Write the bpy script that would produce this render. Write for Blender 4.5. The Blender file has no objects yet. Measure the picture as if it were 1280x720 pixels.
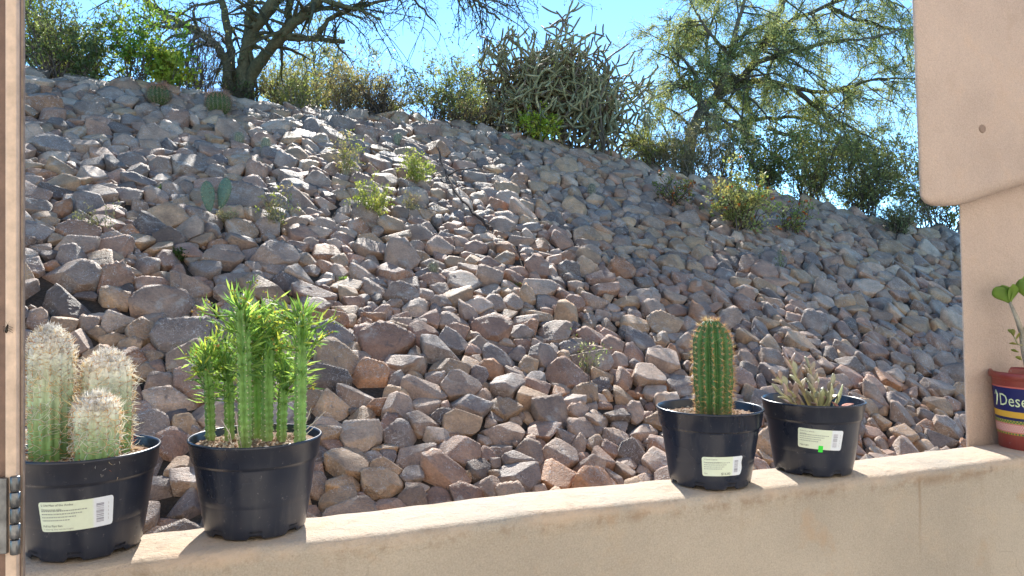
import bpy, bmesh, math, random
import numpy as np
from mathutils import Vector, Matrix, noise as mnoise

rng = np.random.default_rng(11)
random.seed(5)
SC = bpy.context.scene
COL = SC.collection
CAMZ = 1.39
F = 1000.0          # focal length in pixels of the 1280 px wide photograph
HOR = 350.0         # row of the horizon

# ------------------------------------------------------------------ helpers
class MB:
    """collects vertices / faces (+ a constant tint per piece) into one mesh"""
    def __init__(s):
        s.v = []; s.l = []; s.c = []; s.t = []; s.n = 0
    def add(s, v, f, tint=(1, 1, 1)):
        v = np.asarray(v, dtype=np.float64).reshape(-1, 3)
        if isinstance(f, np.ndarray):
            s.l.append((f + s.n).ravel()); s.c.append(np.full(len(f), f.shape[1]))
        else:
            s.l.append(np.array([i + s.n for q in f for i in q], dtype=np.int64))
            s.c.append(np.array([len(q) for q in f]))
        t = np.asarray(tint, dtype=np.float64)
        if t.ndim == 1: t = np.repeat(t[None, :], len(v), 0)
        s.v.append(v); s.t.append(t); s.n += len(v)
    def mesh(s, name, origin=(0, 0, 0), smooth=True):
        v = np.concatenate(s.v) - np.asarray(origin)[None]
        l = np.concatenate(s.l).astype(np.int32); c = np.concatenate(s.c).astype(np.int32)
        m = bpy.data.meshes.new(name)
        m.vertices.add(len(v)); m.vertices.foreach_set('co', v.astype(np.float32).ravel())
        m.loops.add(len(l)); m.loops.foreach_set('vertex_index', l)
        m.polygons.add(len(c))
        st = np.concatenate([[0], np.cumsum(c)[:-1]]).astype(np.int32)
        m.polygons.foreach_set('loop_start', st); m.polygons.foreach_set('loop_total', c)
        m.polygons.foreach_set('use_smooth', np.full(len(c), smooth))
        a = m.attributes.new('tint', 'FLOAT_COLOR', 'POINT')
        t = np.concatenate(s.t); t4 = np.ones((len(t), 4)); t4[:, :3] = t
        a.data.foreach_set('color', t4.astype(np.float32).ravel())
        m.update(calc_edges=True); m.validate()
        return m
    def build(s, name, mat, parent=None, origin=None, smooth=True):
        if s.n == 0: return None
        if origin is None:
            p = parent
            while p is not None and p.parent is not None: p = p.parent
            origin = tuple(p.location) if p is not None else (0, 0, 0)
        m = s.mesh(name, origin, smooth)
        m.materials.append(mat)
        o = bpy.data.objects.new(name, m); COL.objects.link(o)
        if parent is not None: o.parent = parent
        else: o.location = origin
        return o

def tag(o, label, cat, group=None):
    o['label'] = label; o['category'] = cat
    if group: o['group'] = group
    return o
def thing(name, loc, label, cat, group=None):
    o = bpy.data.objects.new(name, None); COL.objects.link(o)
    o.location = loc; o.empty_display_size = 0.05
    return tag(o, label, cat, group)

def at(px, py, Z):
    return np.array([(px - 640) / F * Z, Z, CAMZ + (HOR - py) / F * Z])
def proj(p):
    p = np.asarray(p)
    return 640 + F * p[..., 0] / p[..., 1], HOR - F * (p[..., 2] - CAMZ) / p[..., 1]

def nrm(a): return a / np.maximum(np.linalg.norm(a, axis=-1, keepdims=True), 1e-9)

def tubes(mb, P, R, sides=5, tint=(1, 1, 1), cap=True):
    """P (n,k,3) paths, R (n,k) radii -> tapered tubes"""
    P = np.asarray(P, float)
    if P.ndim == 2: P = P[None]
    n, k, _ = P.shape
    R = np.broadcast_to(np.asarray(R, float), (n, k))
    T = nrm(np.gradient(P, axis=1))
    ref = np.tile(np.array([0.31, 0.17, 0.93]), (n, 1)); avg = nrm(P[:, -1] - P[:, 0])
    bad = np.abs((avg * nrm(ref)).sum(1)) > 0.9
    ref[bad] = np.array([0.9, -0.4, 0.1])
    U = nrm(np.cross(T, ref[:, None, :])); W = np.cross(T, U)
    a = np.linspace(0, 2 * np.pi, sides, endpoint=False)
    V = P[:, :, None, :] + R[:, :, None, None] * (np.cos(a)[None, None, :, None] * U[:, :, None, :] + np.sin(a)[None, None, :, None] * W[:, :, None, :])
    idx = np.arange(n * k * sides).reshape(n, k, sides)
    A = idx[:, :-1, :]; B = idx[:, 1:, :]
    f = np.stack([A, np.roll(A, -1, 2), np.roll(B, -1, 2), B], -1).reshape(-1, 4)
    t = np.asarray(tint, float)
    if t.ndim == 2: t = np.repeat(t, k * sides, 0)
    base = mb.n
    mb.add(V.reshape(-1, 3), f, t)
    if cap:
        for e in (idx[:, 0, ::-1], idx[:, -1, :]):
            mb.l.append((e + base).ravel()); mb.c.append(np.full(n, sides))

def leaves(mb, pos, d, L, W, tint, fold=0.25, curl=0.0):
    """leaf blades: six vertices, folded along the midrib"""
    pos = np.asarray(pos, float); n = len(pos)
    d = nrm(np.asarray(d, float)); r = nrm(rng.normal(size=(n, 3)))
    s = nrm(np.cross(d, r)); u = np.cross(s, d)
    L = np.broadcast_to(L, (n,))[:, None]; W = np.broadcast_to(W, (n,))[:, None]
    m1 = pos + d * L * .4 + u * L * curl * .5; tip = pos + d * L + u * L * curl * -.3
    a = pos + d * L * .45 + s * W * .5 + u * W * fold
    b = pos + d * L * .45 - s * W * .5 + u * W * fold
    V = np.stack([pos, a, tip, b, m1], 1).reshape(-1, 3)
    i = np.arange(n)[:, None] * 5
    f = np.concatenate([i + [[0, 4, 1, 1]], i + [[0, 3, 4, 4]]], 0)
    f = np.concatenate([np.concatenate([i + [0, 4, 1], i + [4, 2, 1], i + [0, 3, 4], i + [3, 2, 4]], 0)])
    t = np.asarray(tint, float)
    if t.ndim == 2: t = np.repeat(t, 5, 0)
    mb.add(V, f, t)

def cones(mb, pos, d, L, r, tint=(1, 1, 1)):
    pos = np.asarray(pos, float); n = len(pos); d = nrm(np.asarray(d, float))
    rf = nrm(rng.normal(size=(n, 3))); s = nrm(np.cross(d, rf)); u = np.cross(d, s)
    L = np.broadcast_to(L, (n,))[:, None]; r = np.broadcast_to(r, (n,))[:, None]
    V = np.stack([pos + s * r, pos - s * r * .5 + u * r * .87, pos - s * r * .5 - u * r * .87, pos + d * L], 1).reshape(-1, 3)
    i = np.arange(n)[:, None] * 4
    f = np.concatenate([i + [0, 1, 3], i + [1, 2, 3], i + [2, 0, 3]], 0)
    t = np.asarray(tint, float)
    if t.ndim == 2: t = np.repeat(t, 4, 0)
    mb.add(V, f, t)

def palette(cols, n, jit=.15):
    c = np.array(cols, float)
    k = c[rng.integers(0, len(c), n)]
    return np.clip(k * (1 + rng.normal(0, jit, (n, 1))), .003, .95)

def box(mb, lo, hi, M=None, tint=(1, 1, 1), bev=0):
    bm = bmesh.new(); bmesh.ops.create_cube(bm, size=1)
    lo = Vector(lo); hi = Vector(hi)
    for v in bm.verts:
        v.co = Vector((lo[i] + (v.co[i] + .5) * (hi[i] - lo[i]) for i in range(3)))
    if bev: bmesh.ops.bevel(bm, geom=list(bm.edges), offset=bev, segments=2, profile=.6, affect='EDGES')
    if M is not None: bmesh.ops.transform(bm, matrix=M, verts=bm.verts)
    from_bm(mb, bm, tint)
def from_bm(mb, bm, tint=(1, 1, 1)):
    bm.verts.index_update()
    mb.add([tuple(v.co) for v in bm.verts], [[v.index for v in f.verts] for f in bm.faces], tint); bm.free()

def lathe(mb, prof, c, seg=64, tint=(1, 1, 1), fn=None):
    prof = np.array(prof, float); k = len(prof)
    a = np.linspace(0, 2 * np.pi, seg, endpoint=False)
    V = np.zeros((k, seg, 3))
    V[..., 0] = c[0] + prof[:, 0, None] * np.cos(a); V[..., 1] = c[1] + prof[:, 0, None] * np.sin(a); V[..., 2] = c[2] + prof[:, 1, None]
    if fn is not None: fn(V, a)
    idx = np.arange(k * seg).reshape(k, seg); A = idx[:-1]; B = idx[1:]
    f = np.stack([A, np.roll(A, -1, 1), np.roll(B, -1, 1), B], -1).reshape(-1, 4)
    mb.add(V.reshape(-1, 3), f, tint)

# ------------------------------------------------------------------ materials
class NT:
    def __init__(s, name):
        s.m = bpy.data.materials.new(name); s.m.use_nodes = True
        s.t = s.m.node_tree; s.t.nodes.clear()
        s.out = s.t.nodes.new('ShaderNodeOutputMaterial')
    def n(s, typ, inp=None, **kw):
        x = s.t.nodes.new('ShaderNode' + typ)
        for k, v in kw.items(): setattr(x, k, v)
        for k, v in (inp or {}).items():
            if isinstance(v, bpy.types.NodeSocket): s.t.links.new(v, x.inputs[k])
            else: x.inputs[k].default_value = v
        return x
    def pos(s): return s.n('NewGeometry').outputs['Position']
    def noise(s, scale, detail=3, rough=.55, vec=None, dist=0):
        return s.n('TexNoise', {'Vector': vec if vec is not None else s.pos(), 'Scale': scale, 'Detail': detail, 'Roughness': rough, 'Distortion': dist}).outputs['Fac']
    def ramp(s, fac, a, b, ca=(0, 0, 0, 1), cb=(1, 1, 1, 1)):
        r = s.n('ValToRGB', {'Fac': fac}); e = r.color_ramp.elements
        e[0].position = a; e[0].color = ca; e[1].position = b; e[1].color = cb
        return r.outputs['Color']
    def mix(s, fac, a, b, blend='MIX'):
        x = s.n('Mix', data_type='RGBA', blend_type=blend)
        for i, v in ((0, fac), (6, a), (7, b)):
            if isinstance(v, bpy.types.NodeSocket): s.t.links.new(v, x.inputs[i])
            else: x.inputs[i].default_value = v if i == 0 or len(v) == 4 else (*v, 1)
        return x.outputs[2]
    def math(s, op, a, b=0, c=0):
        x = s.n('Math', operation=op)
        for i, v in enumerate((a, b, c)):
            if isinstance(v, bpy.types.NodeSocket): s.t.links.new(v, x.inputs[i])
            else: x.inputs[i].default_value = v
        return x.outputs[0]
    def tint(s): return s.n('Attribute', attribute_name='tint').outputs['Color']
    def bump(s, h, strength, dist, normal=None):
        d = {'Height': h, 'Strength': strength, 'Distance': dist}
        if normal is not None: d['Normal'] = normal
        return s.n('Bump', d).outputs['Normal']
    def princ(s, col, rough=.6, spec=.4, normal=None, metal=0, **kw):
        d = {'Base Color': col if isinstance(col, bpy.types.NodeSocket) else (*col, 1), 'Roughness': rough, 'Specular IOR Level': spec, 'Metallic': metal}
        d.update(kw)
        if normal is not None: d['Normal'] = normal
        return s.n('BsdfPrincipled', d).outputs[0]
    def done(s, sh): s.t.links.new(sh, s.out.inputs['Surface']); return s.m

def mat_rock():
    t = NT('rock'); T = t.tint()
    c = t.mix(1, T, t.ramp(t.noise(7, 5, .62), .3, .7, (.62, .62, .64, 1), (1.3, 1.27, 1.22, 1)), 'MULTIPLY')
    c = t.mix(1, c, t.ramp(t.noise(70, 4, .7), .3, .7, (.78, .78, .78, 1), (1.18, 1.18, 1.18, 1)), 'MULTIPLY')
    # pale crust and rusty patches
    c = t.mix(t.math('MULTIPLY', t.ramp(t.noise(5.3, 6, .68, dist=.6), .57, .66), .6), c, (.52, .46, .39))
    c = t.mix(t.math('MULTIPLY', t.ramp(t.noise(3.1, 5, .65, dist=.5), .60, .72), .55), c, (.30, .19, .11))
    c = t.mix(t.math('MULTIPLY', t.ramp(t.noise(8.7, 6, .7, dist=1.0), .62, .68), .55), c, (.09, .085, .09))
    # quartz veins
    wv = t.n('TexVoronoi', {'Vector': t.n('VectorMath', {0: t.pos(), 1: t.n('TexNoise', {'Vector': t.pos(), 'Scale': 9.0, 'Detail': 3.0}).outputs['Color']}, operation='ADD').outputs[0], 'Scale': 6.5}, feature='DISTANCE_TO_EDGE').outputs['Distance']
    vein = t.math('MULTIPLY', t.math('LESS_THAN', wv, .014), t.ramp(t.noise(3.7, 2), .42, .55))
    c = t.mix(t.math('MULTIPLY', vein, .75), c, (.66, .61, .56))
    n = t.bump(t.noise(13, 6, .7, dist=.5), .7, .018)
    n = t.bump(t.n('TexVoronoi', {'Vector': t.n('VectorMath', {0: t.pos(), 1: t.n('TexNoise', {'Vector': t.pos(), 'Scale': 14.0, 'Detail': 4.0}).outputs['Color']}, operation='ADD').outputs[0], 'Scale': 17.0}, feature='F1').outputs['Distance'], .45, .02, n)
    n = t.bump(t.noise(60, 5, .72), .7, .010, n)
    n = t.bump(t.math('MINIMUM', wv, .03), .35, .05, n)
    return t.done(t.princ(c, .62, .45, n))

def mat_ground():
    t = NT('bank_soil')
    c = t.mix(t.ramp(t.noise(2.2, 6, .65), .35, .65), (.065, .047, .033), (.12, .09, .065))
    c = t.mix(1, c, t.ramp(t.noise(60, 4, .7), .3, .7, (.6, .6, .6, 1), (1.3, 1.3, 1.3, 1)), 'MULTIPLY')
    n = t.bump(t.noise(25, 6, .7), .9, .05)
    return t.done(t.princ(c, .9, .2, n))

def mat_stucco(name, col, grain=1.0, wall=False):
    t = NT(name)
    a = tuple(x * .86 for x in col); b = tuple(min(x * 1.1, .9) for x in col)
    c = t.mix(t.ramp(t.noise(3.5, 5, .6), .3, .7), a, b)
    c = t.mix(t.math('MULTIPLY', t.ramp(t.noise(14, 5, .65), .55, .75), .4), c, tuple(x * y for x, y in zip(col, (1.05, .95, .82))))
    c = t.mix(1, c, t.ramp(t.noise(420, 3, .6), .3, .7, (.86, .86, .86, 1), (1.1, 1.1, 1.1, 1)), 'MULTIPLY')
    ck = t.n('TexVoronoi', {'Vector': t.n('VectorMath', {0: t.pos(), 1: t.n('VectorMath', {0: t.n('TexNoise', {'Vector': t.pos(), 'Scale': 5.0, 'Detail': 5.0}).outputs['Color'], 1: (.35, .35, .35)}, operation='MULTIPLY').outputs[0]}, operation='ADD').outputs[0], 'Scale': 2.1}, feature='DISTANCE_TO_EDGE').outputs['Distance']
    crk = t.math('MULTIPLY', t.math('LESS_THAN', ck, .0035), t.ramp(t.noise(4.1, 2), .57, .66))
    c = t.mix(t.math('MULTIPLY', crk, .22), c, tuple(x * .45 for x in col))
    c = t.mix(t.math('MULTIPLY', t.ramp(t.noise(6.3, 6, .7, dist=.8), .56, .7), .28), c, tuple(x * y for x, y in zip(col, (.72, .66, .58))))
    if wall:
        ax = t.n('VectorMath', {0: t.pos(), 1: (.9317, .3633, 0)}, operation='DOT_PRODUCT').outputs['Value']
        sep = t.n('SeparateXYZ', {0: t.pos()}).outputs['Z']
        for t0, w, z0, ln, k in ((1.176, .005, 1.045, .16, .6), (.80, .007, 1.045, .14, .16), (.905, .005, 1.045, .1, .14), (.17, .009, 1.04, .13, .16), (1.33, .009, 1.045, .12, .14)):
            wob = t.math('ADD', ax, t.math('MULTIPLY', t.math('SUBTRACT', t.noise(16, 2), .5), .012))
            d = t.math('ABSOLUTE', t.math('SUBTRACT', wob, t0))
            m = t.n('MapRange', {0: d, 1: 0.0, 2: w, 3: 1.0, 4: 0.0}).outputs[0]
            f = t.n('MapRange', {0: sep, 1: z0 - ln, 2: z0, 3: 0.0, 4: 1.0}).outputs[0]
            f2 = t.math('LESS_THAN', sep, z0)
            c = t.mix(t.math('MULTIPLY', t.math('MULTIPLY', m, f), t.math('MULTIPLY', f2, k)), c, (.27, .17, .085))
        # scuffs and little dark spots
        c = t.mix(t.math('MULTIPLY', t.ramp(t.noise(38, 3, .5), .74, .78), .5), c, (.14, .11, .09))
        # worn, rubbed cap along the top
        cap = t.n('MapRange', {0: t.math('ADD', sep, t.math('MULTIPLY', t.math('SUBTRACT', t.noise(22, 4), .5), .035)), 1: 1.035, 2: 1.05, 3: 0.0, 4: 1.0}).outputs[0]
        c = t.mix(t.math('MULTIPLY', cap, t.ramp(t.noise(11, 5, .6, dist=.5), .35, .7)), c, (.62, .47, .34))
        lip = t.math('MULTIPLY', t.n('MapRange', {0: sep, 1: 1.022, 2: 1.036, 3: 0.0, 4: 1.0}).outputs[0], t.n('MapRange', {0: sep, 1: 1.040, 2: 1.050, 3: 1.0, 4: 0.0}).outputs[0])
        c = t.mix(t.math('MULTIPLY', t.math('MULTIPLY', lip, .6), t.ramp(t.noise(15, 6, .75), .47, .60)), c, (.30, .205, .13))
        c = t.mix(t.math('MULTIPLY', t.ramp(t.noise(9.0, 4, .6), .60, .7), .45), c, (.50, .34, .21))
        c = t.mix(t.math('MULTIPLY', t.math('MULTIPLY', cap, t.ramp(t.noise(19, 5, .7), .55, .68)), .5), c, (.33, .25, .18))
    n = t.bump(t.noise(240 * grain, 4, .7), .9, .0032)
    n = t.bump(t.noise(28, 4, .55, dist=.6), .5, .009, n)
    return t.done(t.princ(c, .88, .25, n))

def mat_leaf(name, rough=.5, trans=.45, spec=.35, through=(1.25, 1.2, .7)):
    t = NT(name); T = t.tint()
    c = t.mix(1, T, t.ramp(t.noise(30, 2), .3, .7, (.8, .8, .8, 1), (1.2, 1.2, 1.2, 1)), 'MULTIPLY')
    p = t.princ(c, rough, spec)
    tr = t.n('BsdfTranslucent', {'Color': t.mix(1, c, through, 'MULTIPLY')}).outputs[0]
    return t.done(t.n('MixShader', {0: trans, 1: p, 2: tr}).outputs[0])

def mat_tint(name, rough=.7, spec=.3, nscale=40, bump=.4, bd=.01, var=.25):
    t = NT(name); T = t.tint()
    N = t.noise(nscale, 4, .65)
    c = t.mix(1, T, t.ramp(N, .3, .7, (1 - var,) * 3 + (1,), (1 + var,) * 3 + (1,)), 'MULTIPLY')
    return t.done(t.princ(c, rough, spec, t.bump(N, bump, bd)))

def mat_plastic(name, col, rough=.32):
    t = NT(name)
    N = t.noise(6, 4, .6)
    dust = t.ramp(t.noise(130, 4, .75), .63, .72); streak = t.ramp(t.noise(1.0, 5, .7, vec=t.n('VectorMath', {0: t.pos(), 1: (70, 70, 7)}, operation='MULTIPLY').outputs[0]), .52, .75)
    c = t.mix(t.math('MULTIPLY', dust, .4), col, (.3, .29, .28)); c = t.mix(t.math('MULTIPLY', streak, .10), c, (.26, .25, .23))
    c = t.mix(t.math('MULTIPLY', t.ramp(N, .45, .75), .12), c, (.2, .19, .19))
    r = t.n('MapRange', {0: N, 1: .3, 2: .7, 3: rough - .06, 4: rough + .14}).outputs[0]
    return t.done(t.princ(c, r, .5, t.bump(t.noise(9, 2), .15, .01)))

M_ROCK = mat_rock(); M_SOIL = mat_ground()
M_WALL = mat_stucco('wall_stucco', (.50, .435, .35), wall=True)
M_PILLAR = mat_stucco('pillar_stucco', (.56, .44, .365), .8)
M_LEAF = mat_leaf('leaf', trans=.55); M_BARK = mat_tint('bark', .85, .2, 26, .7, .02, .35)
M_TWIG = mat_tint('twig', .85, .2, 60, .4, .005)
M_CACT = mat_tint('cactus_skin', .48, .4, 70, .3, .003, .32)
M_CHOLLA = mat_tint('cholla_skin', .6, .35, 30, .8, .02, .3)
M_SPINE = mat_leaf('spine', .5, .35); M_WOOL = mat_leaf('wool', .8, .6, .1, (1, .98, .93))
M_BLACK = mat_plastic('black_plastic', (.010, .015, .030), .25); M_RED = mat_plastic('red_plastic', (.23, .035, .025), .35)
M_GRIT = mat_tint('potting_grit', .9, .2, 300, .6, .002, .3)
M_PRINT = mat_tint('print', .55, .35, 200, .02, .0005, .03)
M_PAINT = mat_tint('frame_paint', .42, .4, 45, .3, .002, .24)
def mat_steel():
    t = NT('hinge_steel')
    return t.done(t.princ(t.ramp(t.noise(60, 4), .3, .7, (.10, .105, .11, 1), (.24, .245, .25, 1)), .32, .5, metal=.9))
M_STEEL = mat_steel()
def mat_floor():
    t = NT('patio_concrete')
    return t.done(t.princ(t.ramp(t.noise(6, 6, .65), .3, .7, (.46, .41, .35, 1), (.56, .50, .43, 1)), .85, .2, t.bump(t.noise(120, 3), .3, .003)))

# ------------------------------------------------------------------ ground
_hx = [-14, -5.3, -.5, 1.87, 4.2, 6.7, 12]; _hz = [2.35, 2.24, 2.16, 1.66, 1.10, .66, .25]
def Gh(x, y):
    x = np.asarray(x, float); y = np.asarray(y, float)
    pl = .436 * y - .257 * x - 2.857
    top = np.interp(x, _hx, _hz) - .02 * np.maximum(0, y - 13)
    k = .12
    m = -k * np.logaddexp(-pl / k, -top / k)
    m = k * np.logaddexp(m / k, -1.62 / k)
    return m + CAMZ + .035 * np.sin(1.7 * x + .6 * y) * np.cos(1.3 * y - .8 * x)
def on_bank(px, py):
    Zs = np.linspace(2.0, 22, 4000)
    x = (px - 640) / F * Zs; z = CAMZ + (HOR - py) / F * Zs
    hit = Gh(x, Zs) >= z
    # past the crest line: take the crest itself
    k = int(np.argmax(hit)) if hit.any() and Zs[int(np.argmax(hit))] < 13.5 else int(np.argmax(np.where(Zs < 13.5, (Gh(x, Zs) - CAMZ) / Zs, -9)))
    Z = Zs[k]; return np.array([x[k], Z, float(Gh(x[k], Z))])

def grid_ground():
    def axis(a, b, n, far): 
        core = np.linspace(a, b, n)
        o = np.geomspace(1, far, 14)
        return np.concatenate([a - o[::-1], core, b + o])
    xs = axis(-11, 14, 150, 400); ys = np.concatenate([np.linspace(1.35, 18, 120), 18 + np.geomspace(.6, 400, 16)])
    X, Y = np.meshgrid(xs, ys); Z = Gh(X, Y)
    Z = np.maximum(Z, CAMZ - 1.7)
    nx, ny = len(xs), len(ys); idx = np.arange(nx * ny).reshape(ny, nx)
    f = np.stack([idx[:-1, :-1], idx[:-1, 1:], idx[1:, 1:], idx[1:, :-1]], -1).reshape(-1, 4)
    mb = MB(); mb.add(np.stack([X, Y, Z], -1).reshape(-1, 3), f)
    o = mb.build('hillside', M_SOIL); o['kind'] = 'structure'
grid_ground()
# patio floor on the camera's side of the wall
WX, WY = .9317, .3633                     # along the wall;  normal = (-WY, WX)
def wall_pt(t, n, z): return np.array([WX * t - WY * n, WY * t + WX * n, z])
mb = MB(); c = [wall_pt(-8, 1.10, 0), wall_pt(8, 1.10, 0), wall_pt(8, -9, 0), wall_pt(-8, -9, 0)]
mb.add(np.array(c), [[0, 3, 2, 1]]); o = mb.build('patio_floor', mat_floor()); o['kind'] = 'structure'

# unseen stucco wall added behind the camera to bounce warm light forward
def add_bounce_wall():
    mb = MB(); M = Matrix.Rotation(math.atan2(WY, WX), 4, 'Z')
    box(mb, (-7, -1.7, -.2), (7, -1.4, 4.2), M); o = mb.build('house_bounce_wall', mat_stucco('house_bounce_stucco', (.66, .60, .52)), None, tuple(wall_pt(0, -1.5, 0)), smooth=False)
    tag(o, 'unseen tan stucco wall added behind the patio to bounce warm light', 'wall')
add_bounce_wall()

# ------------------------------------------------------------------ rocks of the bank
CA, SA = .861, .508; COSP = math.cos(math.atan(.506))
def ab2xy(a, b): return CA * a - SA * b * COSP, SA * a + CA * b * COSP
KX = np.array([40, 190, 560, 740, 1110, 1250]);
def size_px(px, py):
    s400 = np.interp(px, KX, [54, 49, 36.5, 33, 30.5, 30]); cc = np.interp(px, KX, [.084, .080, .056, .045, .032, .03])
    cl = np.interp(px, KX, [.105, .105, .095, .085, .050, .05])
    return np.maximum(s400 + np.where(py < 400, cc, cl) * (py - 400), 20)
BS = 1.22
def rock_field():
    A = []; trials = [(1.5, 260), (1.3, 1300), (1.08, 4000), (.88, 7000), (.7, 11000), (.55, 15000), (.42, 16000), (.33, 12000)]
    pts = np.zeros((0, 3))
    for mul, n in trials:
        ca = rng.uniform(-7, 17, n); cb = rng.uniform(3, 15.5, n)
        x, y = ab2xy(ca, cb); z = Gh(x, y)
        ok = y > 1.9; px, py = proj(np.stack([x, np.maximum(y, .1), z], -1))
        ok &= (px > -190) & (px < 1430) & (py < 770 - .11 * np.maximum(px, 0))
        pl = .436 * y - .257 * x - 2.857
        ok &= (pl < np.interp(x, _hx, _hz) + .12) & (-WY * x + WX * y > 1.5)
        w = size_px(px, py) * y / F * .92
        r = .5 * w * mul * rng.uniform(.88, 1.12, n)
        for i in np.nonzero(ok)[0]:
            if len(pts):
                d = np.hypot(pts[:, 0] - ca[i], BS * (pts[:, 1] - cb[i]))
                if np.any(d < .80 * (pts[:, 2] + r[i])): continue
            pts = np.vstack([pts, [ca[i], cb[i], r[i]]])
    return pts
PTS = rock_field()

def ico(sub):
    bm = bmesh.new(); bmesh.ops.create_icosphere(bm, subdivisions=sub, radius=1)
    v = np.array([tuple(x.co) for x in bm.verts]); bm.verts.index_update()
    f = np.array([[q.index for q in x.verts] for x in bm.faces]); bm.free(); return nrm(v), f
ICO4 = ico(5); ICO3 = ico(4); ICO2 = ico(3)

def fbm3(P, s, seed):
    """cheap smooth noise: sum of random plane waves"""
    r = np.random.default_rng(seed); out = np.zeros(len(P))
    for o in range(3):
        K = r.normal(size=(6, 3)) * s * 2 ** o
        out += np.sin(P @ K.T + r.uniform(0, 6.28, 6)).sum(1) / 6 / 1.8 ** o
    return out

COLS = {  # base colours of the stones
    'grey': [(.375, .292, .225), (.415, .325, .255), (.325, .255, .20), (.45, .355, .28)],
    'blue grey': [(.29, .25, .222), (.32, .28, .25), (.25, .215, .195)],
    'tan': [(.48, .35, .22), (.51, .38, .25), (.42, .305, .195)],
    'pinkish brown': [(.42, .285, .205), (.46, .315, .235), (.365, .245, .18)],
    'rust coloured': [(.43, .245, .135), (.45, .265, .15)],
    'dark': [(.18, .148, .125), (.205, .17, .14)],
    'pale': [(.58, .47, .37), (.54, .445, .35)],
}
CN = list(COLS); CP = [.33, .11, .20, .20, .045, .055, .06]

def cell_planes(i, near):
    """edges of the power cell of seed i as (nx, ny, d)"""
    a0, b0, r0 = PTS[i]; out = []
    for j in near:
        da, db = PTS[j, 0] - a0, BS * (PTS[j, 1] - b0); L = math.hypot(da, db)
        d = .5 * (L + (r0 * r0 - PTS[j, 2] ** 2) / L)
        d = min(d, 2.0 * r0); ux, uy = da / L, BS * db / L; q = math.hypot(ux, uy); out.append((ux / q, uy / q, d / q))
    return out

rocks = []
for i in range(len(PTS)):
    a0, b0, r0 = PTS[i]
    dist = np.hypot(PTS[:, 0] - a0, BS * (PTS[:, 1] - b0)) - PTS[:, 2]
    near = [j for j in np.argsort(dist)[:14] if j != i and dist[j] < 2.2 * r0]
    E = cell_planes(i, near)
    # bounding polygon so that no cell runs away
    ph = rng.uniform(0, 6.28)
    for k in range(6): E.append((math.cos(ph + k * 1.047), math.sin(ph + k * 1.047), r0 * rng.uniform(1.4, 1.95)))
    E = np.array(E)
    # clip a big polygon by the edges to find the centroid and extents
    poly = [np.array(p) for p in ((-9, -9), (9, -9), (9, 9), (-9, 9))]
    for nx, ny, d in E:
        q = []
        for k in range(len(poly)):
            p1, p2 = poly[k], poly[(k + 1) % len(poly)]
            s1, s2 = p1[0] * nx + p1[1] * ny - d, p2[0] * nx + p2[1] * ny - d
            if s1 <= 0: q.append(p1)
            if s1 * s2 < 0: q.append(p1 + (p2 - p1) * s1 / (s1 - s2))
        poly = q
        if len(poly) < 3: break
    if len(poly) < 3: continue
    poly = np.array(poly); cen = poly.mean(0)
    rad = np.linalg.norm(poly - cen, axis=1); ww = rad.mean()
    E[:, 2] -= E[:, 0] * cen[0] + E[:, 1] * cen[1]
    E = E[(E[:, 2] < rad.max() * 1.05) & (E[:, 2] > .1 * ww)]
    N = []; H = []
    gap = .995
    for nx, ny, d in E:
        al = math.radians(rng.uniform(-20, 10)); N.append((nx * math.cos(al), ny * math.cos(al), math.sin(al))); H.append(d * gap * math.cos(al) + .012 * math.sin(al))
    th = ww * rng.uniform(.26, .46)
    tx, ty = np.radians(rng.normal(0, 11, 2)); ty -= .30; N.append((math.sin(tx), math.sin(ty), 1)); H.append(th)
    if rng.random() < .5:
        tx, ty = np.radians(rng.normal(0, 28, 2)); N.append((math.sin(tx), math.sin(ty), 1)); H.append(th * rng.uniform(.98, 1.12))
    N.append((0, 0, -1)); H.append(ww * .55)
    N = nrm(np.array(N)); H = np.maximum(np.array(H), .12 * ww)
    p = rng.uniform(30, 90)
    for k in range(rng.integers(1, 4)):
        dd = nrm(np.array([rng.normal(), rng.normal(), rng.uniform(.1, 1.2)]))
        rr = 1 / (np.maximum(0, N @ dd / H) ** p).sum() ** (1 / p)
        N = np.vstack([N, nrm(dd + rng.normal(0, .2, 3))]); H = np.append(H, rr * rng.uniform(.82, .95))
    rocks.append(dict(c=(a0 + cen[0], b0 + cen[1]), N=N, H=H, p=p, w=ww, rmax=rad.max(), rmin=rad.min(), flat=th / ww, poly=poly - cen, seed=int(rng.integers(1 << 30))))
# small stones wedged in the joints
for _ in range(2000):
    i = rng.integers(len(PTS)); ang = rng.uniform(0, 6.28); a0, b0, r0 = PTS[i]
    rr = r0 * rng.uniform(.11, .30)
    a, b = a0 + math.cos(ang) * r0 * 1.12, b0 + math.sin(ang) * r0 * 1.12
    n_ = 9; N = nrm(rng.normal(size=(n_, 3))); N = np.vstack([N, np.eye(3), -np.eye(3)]); H = rr * rng.uniform(.75, 1.15, len(N))
    rocks.append(dict(c=(a, b), N=N, H=H, p=20, w=rr, rmax=rr, rmin=rr, flat=1, poly=None, seed=int(rng.integers(1 << 30)), small=True))

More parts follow.
